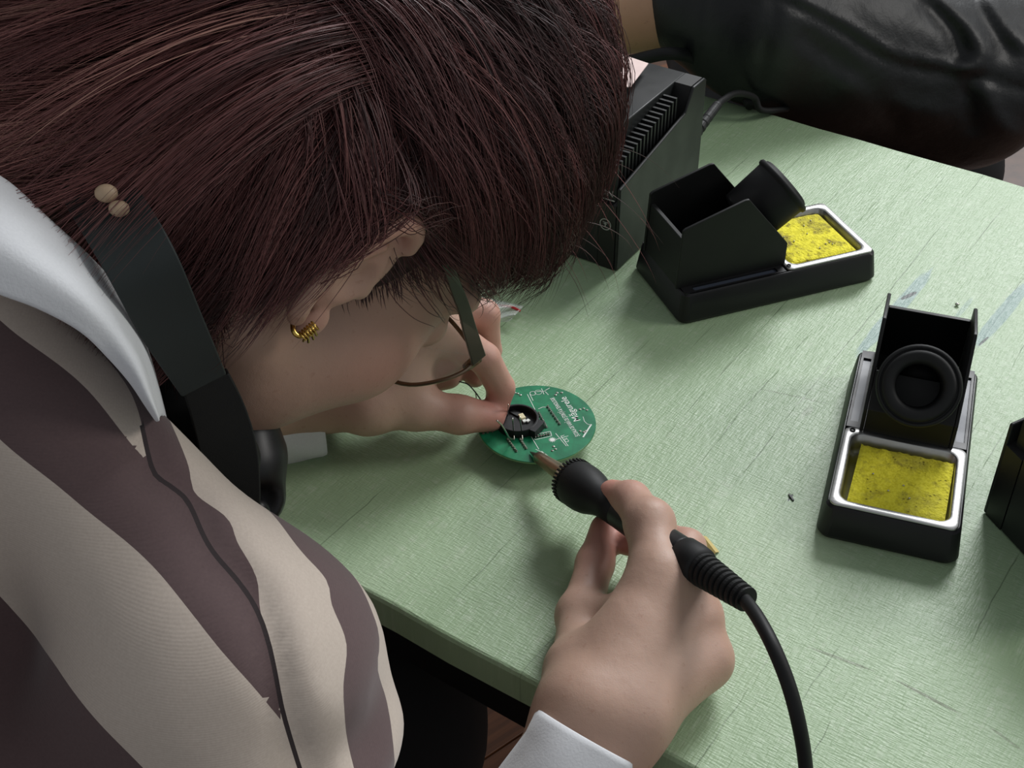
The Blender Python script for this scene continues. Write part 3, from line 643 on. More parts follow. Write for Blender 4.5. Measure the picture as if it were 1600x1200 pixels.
# ------------------------------------------------------------------ soldering iron
T0 = Q(828.5, 706, ZP+.001); T1 = Q(1167, 937, .070); ax = Vector(T1-T0); LI = ax.length; AX = ax.normalized()
def I(s): return T0+(T1-T0)*s
si = thing('soldering_iron', tuple(I(.5)), 0, 'black handled soldering iron held in the right hand with tip on the circuit board', 'soldering iron')
def seg(name, prof, mat, nseg=32, **k): G().lathe(prof, tuple(T0), AX, nseg).build(name, mat, si, world=True, **k)
seg('tip', [(.0003, 0), (.0012, .004), (.0024, .009), (.0026, .013)], M['tip'], 20, smooth=True)
seg('barrel', [(.0027, .0085), (.0036, .0095), (.0040, .017), (.0046, .028), (.0050, .0385), (.0056, .0395)], M['barrel'], 24, smooth=True)
kn = G(); ns = 40; A_ = AX; X_ = A_.orthogonal().normalized(); Y_ = A_.cross(X_)
rr = []
for t_, r_ in ((.0385, .0060), (.0395, .0070), (.0460, .0076), (.0495, .0078)):
    rr.append([Vector(T0)+A_*t_+X_*((r_+(.0004 if k % 2 else -.0003))*math.cos(2*math.pi*k/ns))+Y_*((r_+(.0004 if k % 2 else -.0003))*math.sin(2*math.pi*k/ns)) for k in range(ns)])
loops(kn, rr); kn.build('knurled_nut', M['barrel'], si, world=True)
seg('grip', [(.0090, .0465), (.0112, .0470), (.0124, .0485), (.0131, .0515), (.0134, .0560), (.0132, .0610), (.0124, .0660), (.0110, .0705), (.0096, .0745), (.0087, .0790), (.0083, .0840), (.0083, .0950)], M['rubber'], 40, smooth=True)
kg = G()
for k in range(36):
    a = 2*math.pi*k/36; dn = X_*math.cos(a)+Y_*math.sin(a); tn = A_.cross(dn)
    c = Vector(T0)+A_*.0490+dn*.0126; q = [c+A_*u_*.0022+tn*v_*.0005+dn*w_*.0008 for w_ in (-1, 1) for u_, v_ in ((-1, -1), (1, -1), (1, 1), (-1, 1))]
    kg.add(q, [(3, 2, 1, 0), (4, 5, 6, 7), (0, 1, 5, 4), (1, 2, 6, 5), (2, 3, 7, 6), (3, 0, 4, 7)])
kg.build('grip_ribs', M['rubber'], si, world=True)
LI_ = LI
seg('handle', [(.0079, .0900), (.0082, .0930), (.0086, .1150), (.0092, LI-.052), (.0096, LI-.048)], M['satin'], 32, smooth=True)
seg('collar', [(.0090, LI-.050), (.0102, LI-.049), (.0104, LI-.042), (.0100, LI-.036), (.0086, LI-.034)], M['rubber'], 32, smooth=True)
pr = [(.0074, LI-.035)]
for i in range(9):
    t_ = LI-.034+i*.0036; r_ = .0086-.00028*i; pr += [(r_, t_+.0002), (r_, t_+.0022), (r_-.0014, t_+.0026), (r_-.0014, t_+.0034)]
pr += [(.0062, LI-.0008), (.0060, LI), (.0030, LI+.0003)]
seg('strain_relief', pr, M['rubber'], 28)
e = T1-np.array(AX)*.004
cord = [e, D(1182, 962, .592), D(1208, 1010, .575), D(1232, 1070, .570), D(1248, 1130, .572), D(1258, 1190, .58), D(1262, 1260, .59), D(1255, 1380, .63), D(1200, 1500, .70)]
G().tube(spline(cord, 60), .0033, 16).build('cord', M['rubber'], si, world=True, smooth=True)

# ------------------------------------------------------------------ small things
def ppt(x, y, z): return Q(x, y, z)
zb = thing('zip_bag', Q(790, 480, 0), 0, 'small clear plastic zip bag with a red stripe beyond the left hand', 'plastic bag')
nu, nv = 18, 12; g = G(); g2 = G()
for j in range(nv+1):
    for i in range(nu+1):
        u, v = i/nu, j/nv
        x = 748+u*(70-18*v)-v*4; y = 462+v*44+u*20*(1-v)-u*4
        z = .0015+.006*abs(math.sin(3.1*u+2*v))*math.sin(math.pi*min(1, max(0, v)))+.004*abs(math.sin(7*u*v+1))
        g.v.append(tuple(Q(x, y, z)))
for j in range(nv):
    for i in range(nu): a = j*(nu+1)+i; g.f.append((a, a+nu+1, a+nu+2, a+1))
fm = g.build('film', M['bag'], zb, world=True, smooth=True); sm = fm.modifiers.new('s', 'SOLIDIFY'); sm.thickness = .0003
G().tube(spline([Q(768, 476, .006), Q(785, 478, .0065), Q(800, 480, .0055), Q(813, 486, .004)], 14), .0009, 8).build('red_stripe', M['red'], zb, world=True, smooth=True)
tp = [Q(1092, 842, .0006), Q(1104, 838, .0006), Q(1124, 862, .0006), Q(1112, 871, .0006)]
g = G().add([tp[0], (tp[0]+tp[1])/2+[0, 0, .0015], tp[1], tp[2], (tp[2]+tp[3])/2+[0, 0, .0018], tp[3]], [(0, 1, 4, 5), (1, 2, 3, 4)])
to = mesh('tape_scrap', np.array(g.v)-tp[0], g.f, M['tape']); to.location = tp[0]; s_ = to.modifiers.new('s', 'SOLIDIFY'); s_.thickness = .0004; s_.offset = 1
tag(to, 'small yellowed tape scrap on the table beside the iron handle', 'tape')
bs = G().sphere((0, 0, .0014), .0014, 12, 8, (1.2, .9, .8)); bo = bs.build('solder_blob', M['tin'], smooth=True); bo.location = Q(1495, 478); tag(bo, 'tiny silver solder blob on the table behind the right holder', 'solder')
gg = G().box(-.0006, .0006, -.0028, .0028, 0.0001, .0009); do = gg.build('debris', M['metal'], bevel=.0002); do.location = Q(1236, 778); do.rotation_euler = (0, 0, .3); tag(do, 'tiny dark wire clipping on the table left of the right holder', 'debris')

# chair glimpsed past the far edge
cq = Q(1600, 262, -.30)
ch = thing('chair', (cq[0]+.10, cq[1]-.02, -.74), math.radians(150), 'brown wooden chair partly visible past the far table edge at right', 'chair')
G().box(-.2, .2, -.2, .2, .43, .455).build('seat', M['brownwood'], ch, bevel=.006)
for sx in (-1, 1):
    for sy in (-1, 1): G().box(sx*.17-.017, sx*.17+.017, sy*.17-.017, sy*.17+.017, 0, .43).build('leg', M['brownwood'], ch, bevel=.003)
    G().box(sx*.17-.016, sx*.17+.016, .155, .185, .456, .86).build('back_post', M['brownwood'], ch, bevel=.003)
for z in (.56, .68, .80): G().box(-.153, .153, .162, .18, z, z+.05).build('back_slat', M['brownwood'], ch, bevel=.003)

# ------------------------------------------------------------------ foreground person
HB = np.array([[.39750817, .20645777, -.89407072], [.77334706, .44905647, .44752945], [.49388417, -.86932357, .0188401]])
HO = np.array([-.10157913, .53420567, .21062748])
def hl(f, u, r): return HO+np.array([f, u, r])@HB
person = thing('person', (-.40, .16, -.74), 0, 'person with short reddish brown hair in striped knit vest bending over the circuit board', 'person')
WR = D(935, 1125, .604); ER = np.array([-.092, .20, -.12]); SR = D(375, 1060, .505)
WL = D(520, 622, .785); EL = np.array([-.33, .55, .032]); NB = hl(-.105, -.125, 0); SL = np.array([-.37, .60, .10])
PV = np.array([-.38, .14, -.19])
# right hand
def right_hand():
    s = SDF(); k = .005
    idx = [D(957, 772, .706), D(986, 781, .690), D(1015, 818, .668), D(1030, 905, .646)]
    thb = [D(945, 826, .716), D(930, 880, .698), D(907, 962, .672), D(903, 1050, .632)]
    mid = [D(985, 848, .706), D(1030, 838, .697), D(1073, 856, .684), D(1064, 922, .650)]
    rng_ = [D(1005, 925, .680), D(1045, 900, .684), D(1084, 908, .680), D(1086, 968, .648)]
    pky = [D(1030, 985, .668), D(1062, 972, .668), D(1092, 990, .664), D(1098, 1030, .644)]
    s.chain(idx, [.0080, .0095, .0120, .0138], k); s.ell(idx[2], (.0120, .0120, .0120), None, .004)
    s.chain(mid, [.0075, .0085, .0095, .0125], k); s.chain(rng_, [.007, .008, .009, .012], k); s.chain(pky, [.0065, .0072, .0085, .0118], k)
    w1 = D(905, 1110, .612); w2 = D(985, 1125, .612)
    for p, rr in ((idx[3], .0125), (mid[3], .0125), (rng_[3], .0125), (pky[3], .0118)):
        s.cap(w1*.55+w2*.45, p, .0195, rr, .010)
    s.cap(w2, pky[3], .0165, .0120, .010); s.cap(w1, idx[3], .0165, .0125, .010)
    s.cap(w1, thb[3], .0165, .0145, .010); s.chain(thb, [.0082, .0094, .0112, .0135], .006); s.cap(thb[3], idx[3]*.6+w1*.4, .0140, .0120, .010)
    s.cap(thb[2], idx[3]*.75+thb[3]*.25+np.array([0, 0, -.004]), .0085, .009, .010)
    s.cap(w1, ER*.35+WR*.65, .0180, .026, .012); s.cap(w2, ER*.35+WR*.65, .0180, .026, .012)
    # knuckle dimples between the finger roots
    V, Fc = s.mesh(.0014, smooth=3)
    tips = [idx[0], thb[0], mid[0], idx[2]*.7+idx[1]*.3, idx[1], rng_[3], pky[3]]
    rd = [.020, .020, .030, .012, .014, .014, .014]; am = [.9, .9, .9, .35, .5, .3, .3]
    bl = np.zeros(len(V))
    for p, r_, a in zip(tips, rd, am): bl = np.maximum(bl, a*np.exp(-((V-p)**2).sum(1)/(r_*r_)))
    return V, Fc, bl
def left_hand():
    s = SDF(); k = .0045
    thb = [D(766, 651, .788), D(718, 648, .778), D(648, 636, .772), D(575, 628, .765)]
    idx = [D(775, 640, .793), D(783, 606, .788), D(757, 560, .775), D(672, 505, .760)]
    mid = [D(742, 588, .806), D(762, 548, .800), D(756, 492, .786), D(650, 482, .775)]
    rng_ = [D(668, 600, .800), D(700, 586, .803), D(716, 540, .797), D(625, 505, .788)]
    pky = [D(632, 602, .806), D(655, 590, .808), D(672, 555, .806), D(590, 530, .800)]
    s.chain(thb, [.0092, .0112, .0118, .0165], k); s.chain(idx, [.0074, .0085, .0095, .0125], .0018); s.chain(mid, [.0072, .0083, .0095, .0125], .003)
    s.chain(rng_, [.0068, .008, .009, .012], .003); s.chain(pky, [.006, .007, .008, .0105], .003)
    w1 = D(520, 615, .775); w2 = D(510, 600, .800)
    for p, rr in ((idx[3], .0125), (mid[3], .0125), (rng_[3], .012), (pky[3], .011)): s.cap(w1*.5+w2*.5, p, .020, rr, .010)
    s.cap(D(640, 575, .782), D(694, 556, .785), .015, .0120, .010); s.cap(w1, thb[3], .019, .0165, .010); s.cap(thb[3], idx[3], .0150, .0115, .012); s.cap(thb[2], idx[3]*.5+thb[3]*.5, .010, .012, .012)
    s.cap(w1, WL*.6+EL*.4, .0185, .025, .012); s.cap(w2, WL*.6+EL*.4, .0175, .025, .012)
    V, Fc = s.mesh(.0014, smooth=3)
    bl = np.zeros(len(V))
    for p, r_, a in ((thb[0], .022, .9), (idx[0], .024, .95), (mid[2], .02, .5), (idx[2], .02, .45), (rng_[0], .02, .8), (pky[0], .02, .7), (thb[1], .016, .5), (mid[1], .02, .5)):
        bl = np.maximum(bl, a*np.exp(-((V-p)**2).sum(1)/(r_*r_)))
    return V, Fc, bl
def head():
    s = SDF(); A = HB
    s.ell(hl(-.012, .040, 0), (.094, .088, .073), A, .01)
    s.ell(hl(.045, -.008, 0), (.053, .083, .062), A, .015)
    s.cap(hl(.005, -.055, .048), hl(.070, -.100, .012), .020, .018, .015); s.cap(hl(.005, -.055, -.048), hl(.070, -.100, -.012), .020, .018, .015)
    s.cap(hl(.070, -.100, .010), hl(.070, -.100, -.010), .020, .020, .015)
    for g_ in (1, -1):
        s.ell(hl(.062, -.022, g_*.038), (.026, .026, .022), A, .015); s.cap(hl(.088, .036, g_*.015), hl(.072, .034, g_*.050), .009, .008, .010)
        s.ell(hl(.100, .012, g_*.032), (.013, .011, .015), A, .008, True)
        s.ell(hl(.083, .012, g_*.032), (.0125, .0125, .0125), A, .003)
        s.ell(hl(.035, -.055, g_*.040), (.03, .035, .022), A, .02)
    s.cap(hl(.092, .022, 0), hl(.114, -.016, 0), .007, .0095, .008); s.cap(hl(.106, -.020, .008), hl(.106, -.020, -.008), .008, .008, .006)
    s.ell(hl(.096, -.050, 0), (.010, .0055, .022), A, .006); s.ell(hl(.094, -.061, 0), (.010, .006, .019), A, .006)
    s.ell(hl(.098, -.0555, 0), (.010, .0018, .020), A, .002, True)
    s.cap(hl(-.025, -.045, 0), NB, .055, .050, .025); s.cap(hl(.01, -.075, 0), NB+(hl(.035, -.01, 0)-HO), .038, .036, .03)
    hv = s.mesh(.0024, smooth=3)
    out = [hv]
    for g_ in (1, -1):
        e = SDF(); pts = []
        for q in range(15):
            a = math.radians(-120+q*300/14); f = -.008-.0195*math.cos(math.radians(-150+q*300/14+0)); u = .004+.0300*math.sin(math.radians(-150+q*300/14)) 
            f = -.010-.0175*math.cos(math.radians(-75+q*200/14)); u = -.002+.031*math.sin(math.radians(-75+q*200/14))
            pts.append(hl(f, u, g_*(.079+.013*(.0-f)/.028+.002)))
        e.chain(pts, [.0042]*len(pts), .003)
        e.ell(hl(.001, -.029, g_*.0785), (.0062, .0085, .0036), A, .004)
        e.ell(hl(-.010, .001, g_*.079), (.016, .026, .0045), A, .004)
        e.chain([hl(-.018, -.016, g_*.083), hl(-.018, .0, g_*.085), hl(-.012, .014, g_*.084)], [.003, .003, .003], .003)
        e.ell(hl(.006, -.004, g_*.0765), (.0035, .005, .0035), A, .003)
        e.ell(hl(-.004, -.004, g_*.086), (.008, .011, .006), A, .003, True)
        out.append(e.mesh(.0010, smooth=2))
    V, Fc = joinvf(out)
    bl = .03+.05*vnoise(V, 30)
    for p, r_, a in ((hl(0, -.03, .08), .02, .3), (hl(-.02, .02, .09), .02, .5), (hl(.11, -.02, 0), .015, .8), (hl(.1, -.055, 0), .016, .9), (hl(.07, -.02, .05), .03, .45)): bl = np.maximum(bl, a*np.exp(-((V-p)**2).sum(1)/(r_*r_)))
    return V, Fc, bl
def lower():
    s = SDF()
    s.cap(PV, NB-EN*.03, .09, .03, .05); s.cap(SR, ER, .036, .034, .02); s.cap(SL, EL, .036, .034, .02); s.cap(SR, NB-EN*.02, .03, .02, .03); s.cap(SL, NB-EN*.02, .03, .02, .03)
    s.cap(ER, WR*.6+ER*.4, .034, .027, .02); s.cap(EL, WL*.6+EL*.4, .032, .026, .02)
    for hp, kn_, an in LEGS: s.chain([hp, kn_, an], [.072, .050, .034], .03)
    return s.mesh(.007, smooth=1)+(0,)
LEGS = [((-.27, .08, -.195), (-.088, .500, -.145), (-.08, .50, -.66)), ((-.47, .25, -.205), (-.24, .63, -.185), (-.26, .66, -.66))]
parts = [right_hand(), left_hand(), head()]; lw = lower()
V, Fc = joinvf([(p[0], p[1]) for p in parts]+[(lw[0], lw[1])])
bl = np.concatenate([p[2] for p in parts]+[np.zeros(len(lw[0]))])
mesh('body', V, Fc, M['skin'], person, smooth=True, world=True, attrs={'blush': bl})

# fingernails
def nail(p, tdir, ndir, w_, l_):
    t = np.array(tdir, float); t /= np.linalg.norm(t); n = np.array(ndir, float); n -= t*(n@t); n /= np.linalg.norm(n); b = np.cross(t, n)
    g = G(); nu = 8; nv = 8
    for j in range(nv+1):
        for i in range(nu+1):
            u = -1+2*i/nu; v = -1+2*j/nv; ww = w_*math.sqrt(max(.15, 1-.45*max(0, v)**4-.3*max(0, -v)**3))
            g.v.append(tuple(p+b*u*ww+t*v*l_+n*(-.0022*u*u-.0006*v*v)))
    for j in range(nv):
        for i in range(nu): a = j*(nu+1)+i; g.f.append((a, a+1, a+nu+2, a+nu+1))
    o = g.build('fingernail', M['nail'], person, world=True, smooth=True); s_ = o.modifiers.new('s', 'SOLIDIFY'); s_.thickness = .0005; return o
tn = NT('fingernail'); tn.b.inputs['Base Color'].default_value = rgb(216, 164, 154); tn.b.inputs['Roughness'].default_value = .28; M['nail'] = tn.m

# eyes
for g_ in (1, -1):
    ee = G().sphere(hl(.081, .012, g_*.032), .0112, 20, 14); ee.build('eye', M['white'], person, world=True, smooth=True)
# clothing: knit vest with sleeves
def sweater():
    s = SDF()
    Cc = NB*.55+PV*.45; ax0 = SR-SL; ax0 = ax0/np.linalg.norm(ax0); sp = NB-PV; sp = sp-ax0*(sp@ax0); sp /= np.linalg.norm(sp); fr = np.cross(ax0, sp)
    bk = -EN*.048
    s.ell(NB*.60+PV*.40+bk, (.145, .18, .080), np.stack([ax0, sp, fr]), .03)
    s.ell(NB*.25+PV*.75, (.150, .20, .115), np.stack([ax0, sp, fr]), .03)
    s.cap(SR, NB*.9+SR*.1-EN*.012, .047, .028, .02); s.ell(NB*.5+PV*.5+(SR-NB)*.35-EN*.08, (.09, .17, .065), np.stack([ax0, sp, fr]), .02); s.cap(SR*.8+NB*.2-EN*.05+np.array([0, 0, -.045]), PV-EN*.02, .035, .14, .03); s.cap(NB*.75+PV*.25-EN*.06+(SR-NB)*.1, PV-EN*.06, .055, .14, .03); s.cap(SL, NB*.85+SL*.15+bk*.4, .048, .052, .03)
    s.cap(SR, ER, .058, .060, .02); s.cap(ER, WR*.62+ER*.38, .058, .042, .02); s.cap(SL, EL, .058, .052, .02); s.cap(EL, WL*.62+EL*.38, .050, .034, .02)
    s.cap(NB, NB+(hl(-.02, .06, 0)-HO), .058, .05, .01, True)
    s.ell(D(-110, 1080, .60), (.108, .108, .108), None, .04); s.ell(D(-70, 930, .585), (.090, .090, .090), None, .04); s.ell(D(-60, 760, .56), (.075, .075, .075), None, .03); s.cap(D(-160, 1300, .64), PV, .11, .13, .03)
    V, Fc = s.mesh(.0045, smooth=2)
    # soft folds
    e1 = (ER-SR)/np.linalg.norm(ER-SR); t_ = (V-SR)@e1; ra = V-SR-t_[:, None]*e1; rn = np.linalg.norm(ra, axis=1)+1e-9
    arm = np.clip((t_+.02)/.06, 0, 1)*(rn < .12)
    nrm = ra/rn[:, None]
    fold = .0050*np.sin(t_*95+4*vnoise(V, 14, 3))*np.clip(nrm@RT+.3, 0, 1)+.003*vnoise(V, 22, 5)
    V = V+nrm*(fold*arm)[:, None]+np.stack([vnoise(V, 13, i) for i in range(3)], 1)*.0035
    return V, Fc
V, Fc = sweater()
# stripe and seam fields: families of real planes / cylinders round the sleeve
def pxf(V):
    d = V-CAM; z = d@FW; return 800+FP*(d@RT)/z, 600-FP*(d@UP)/z
def plane3(a, b, c): n = np.cross(b-a, c-a); n /= np.linalg.norm(n); return n, n@a
# stripe edges are curves in a frame fixed to the vest: a runs down the vest, s across it
dep = D(300, 900, .46)-CAM; dep /= np.linalg.norm(dep)
O_ = D(300, 900, .465); dA = D(480, 1140, .465)-D(120, 660, .465); dA -= dep*(dA@dep); dA /= np.linalg.norm(dA); dS = np.cross(dep, dA); dS /= np.linalg.norm(dS)
if dS@RT < 0: dS = -dS
av = (V-O_)@dA; sv = (V-O_)@dS
def cur(pts, d=.465):
    P_ = spline([D(x, y, d)-O_ for x, y in pts], 60); a_ = P_@dA; s_ = P_@dS; o_ = np.argsort(a_); a_ = a_[o_]; s_ = s_[o_]
    e0 = s_[0]+(np.minimum(av, a_[0])-a_[0])*(s_[1]-s_[0])/(a_[1]-a_[0]); r_ = np.interp(av, a_, s_)+(e0-s_[0]); return r_
seam_pts = [(-60, 360), (60, 430), (150, 522), (205, 610), (234, 725), (262, 752), (294, 781), (331, 862), (400, 950), (437, 1106), (466, 1200), (510, 1300)]
bs = [cur([(-60, 885), (0, 950), (110, 1070), (230, 1200), (300, 1270)]), cur([(-60, 625), (0, 690), (200, 850), (330, 1000), (440, 1130), (500, 1230)]),
      cur([(-60, 440), (0, 490), (120, 590), (234, 725), (262, 752), (294, 781), (331, 862), (400, 950), (437, 1106), (466, 1200), (510, 1300)])]
seamc = cur([(-60, 360), (60, 430), (150, 522), (205, 610), (234, 725), (262, 752), (294, 781), (331, 862), (400, 950), (437, 1106), (466, 1200), (510, 1300)])
b3 = cur([(-60, 100), (100, 300), (230, 560), (290, 709), (303, 762), (356, 806), (372, 850), (403, 905), (408, 965), (440, 1106), (468, 1200), (512, 1300)])
b4 = cur([(300, 560), (450, 820), (515, 905), (522, 950), (544, 1012), (540, 1087), (556, 1200), (590, 1320)])
b5 = cur([(400, 600), (560, 860), (606, 960), (616, 1010), (606, 1050), (624, 1106), (632, 1150), (640, 1220), (660, 1320)])
bs[1] = np.minimum(bs[1], bs[2]); bs[0] = np.minimum(bs[0], bs[1]); b3 = np.maximum(b3, seamc); b4 = np.maximum(b4, b3); b5 = np.maximum(b5, b4); bs[2] = np.minimum(bs[2], seamc)
bs += [seamc, b3, b4, b5]
svw = sv+.0012*vnoise(V, 40, 8)
sgn = np.full(len(V), -1.)                 # brown first, colour flips at every edge
for i, b_ in enumerate(bs): sgn = np.where(svw > b_, -sgn, sgn)
dist = np.full(len(V), 9.)
for i, b_ in enumerate(bs):
    same = sum((np.abs(b_-c_) < 4e-5).astype(int) for c_ in bs)
    dist = np.where(same % 2 == 1, np.minimum(dist, np.abs(svw-b_)), dist)
stripe = sgn*np.minimum(dist, .01)
seam = svw-seamc; seam = np.where(av > (D(205, 640, .465)-O_)@dA, seam, seam+np.where(seam < 0, -.05, .05))
sm_ = sv-seamc
V = V+dep*(np.exp(-(sm_/.008)**2)*.0035)[:, None]-dep*(np.exp(-((sm_-.014)/.009)**2)*.0025)[:, None]
mesh('striped_sweater', V, Fc, M['sweater'], person, smooth=True, world=True, attrs={'stripe': stripe*20, 'seam': seam})

# shirt collar and cuffs
def sheet(name, rows, mat, parent, th=.0016, n=26, m=10, amp=.0):
    R_ = [spline(r, n) for r in rows]; A_ = np.stack(R_, 0); g = G()
    cols = [spline(A_[:, i], m) for i in range(n)]
    for j in range(m):
        for i in range(n): g.v.append(tuple(cols[i][j]))
    for j in range(m-1):
        for i in range(n-1): a = j*n+i; g.f.append((a, a+1, a+n+1, a+n))
    o = g.build(name, mat, parent, world=True, smooth=True); s_ = o.modifiers.new('s', 'SOLIDIFY'); s_.thickness = th; s_.offset = 0
    sb = o.modifiers.new('sub', 'SUBSURF'); sb.levels = 1; sb.render_levels = 1; return o
up_e = [(-60, 262, .455), (0, 294, .458), (62, 350, .462), (122, 404, .468), (168, 455, .475), (210, 531, .483), (235, 612, .490), (246, 657, .497)]
lo_e = [(-60, 438, .440), (0, 462, .443), (60, 484, .448), (125, 519, .456), (168, 560, .466), (204, 600, .475), (228, 634, .484), (247, 659, .496)]
mid_ = [((a[0]+b[0])/2+2, (a[1]+b[1])/2, (a[2]+b[2])/2-.010) for a, b in zip(up_e, lo_e)]
inn = [(a[0]+16-8*i/7, a[1]-6, a[2]+.016) for i, a in enumerate(up_e)]
inn2 = [(a[0]+10, a[1]+30, a[2]+.045) for a in inn]
sheet('shirt_collar', [[D(*p) for p in r] for r in (lo_e, mid_, up_e, inn, inn2)], M['shirt'], person, n=30, m=18)
def cuff(c0, c1, r0, r1, parent, mat, flatdir=None, flat=1., n=40, seed=0, folds=.0012):
    A_ = Vector(c1-c0).normalized(); X_ = Vector(flatdir) if flatdir is not None else A_.orthogonal(); X_ = (X_-A_*X_.dot(A_)).normalized(); Y_ = A_.cross(X_); L_ = (Vector(c1)-Vector(c0)).length
    g = G(); rings = []; 
    prof = [(r0-.0016, L_*.16), (r0-.0014, .002), (r0-.0008, 0), (r0, .0004), (r0+.0006, .003)]+[(r0+(r1-r0)*t, L_*t) for t in np.linspace(.08, 1, 16)]
    for j, (r_, t_) in enumerate(prof):
        row = []
        for k in range(n):
            a = 2*math.pi*k/n; w_ = 1+ (folds/r_)*(math.sin(3*a+t_*70+seed)+.6*math.sin(7*a-t_*120+2*seed))*min(1, t_/.012)
            row.append(Vector(c0)+A_*t_+X_*(r_*w_*math.cos(a))+Y_*(r_*flat*w_*math.sin(a)))
        rings.append(row)
    loops(g, rings, False, False); return g.build('shirt_cuff', mat, parent, world=True, smooth=True)
ca = D(918, 1150, .603); cb = ca+(ER-WR)*.55
cuff(ca, cb, .0262, .0345, person, M['shirt'], flatdir=RT, flat=.86, seed=1, folds=.0010)
cl = D(500, 640, .790); cbL = cl+(EL-WL)*.45
cuff(cl, cbL, .0275, .0300, person, M['shirt'], flatdir=UP, flat=.9, seed=4)
# trousers and shoes
s = SDF()
for hp, kn_, an in LEGS: s.chain([hp, kn_, an], [.090, .066, .052], .03)
s.ell(PV+np.array([.02, .02, -.02]), (.17, .15, .10), None, .03)
V, Fc = s.mesh(.008, smooth=1); V = V+np.stack([vnoise(V, 16, i) for i in range(3)], 1)*.004
mesh('trousers', V, Fc, M['trouser'], person, smooth=True, world=True)
for hp, kn_, an in LEGS:
    s = SDF(); a = np.array(an); s.chain([a+[-.01, -.02, -.045], a+[.05, .09, -.05], a+[.075, .135, -.052]], [.036, .032, .024], .02)
    V, Fc = s.mesh(.005, smooth=1); V[:, 2] = np.maximum(V[:, 2], -.7395); mesh('shoe', V, Fc, M['shoe'], person, smooth=True, world=True)
# stool under the person
stl = thing('stool', (-.41, .16, -.74), 0, 'round dark wooden stool under the seated person at the table', 'stool')
G().lathe([(.16, .415), (.175, .42), (.18, .435), (.175, .45), (.165, .453)], (0, 0, 0), (0, 0, 1), 40).build('seat', M['brownwood'], stl, smooth=False, bevel=.002)
for k in range(4):
    a = math.pi/4+k*math.pi/2; G().tube([(.12*math.cos(a), .12*math.sin(a), .415), (.17*math.cos(a), .17*math.sin(a), .0005)], .014, 12).build('leg', M['brownwood'], stl)

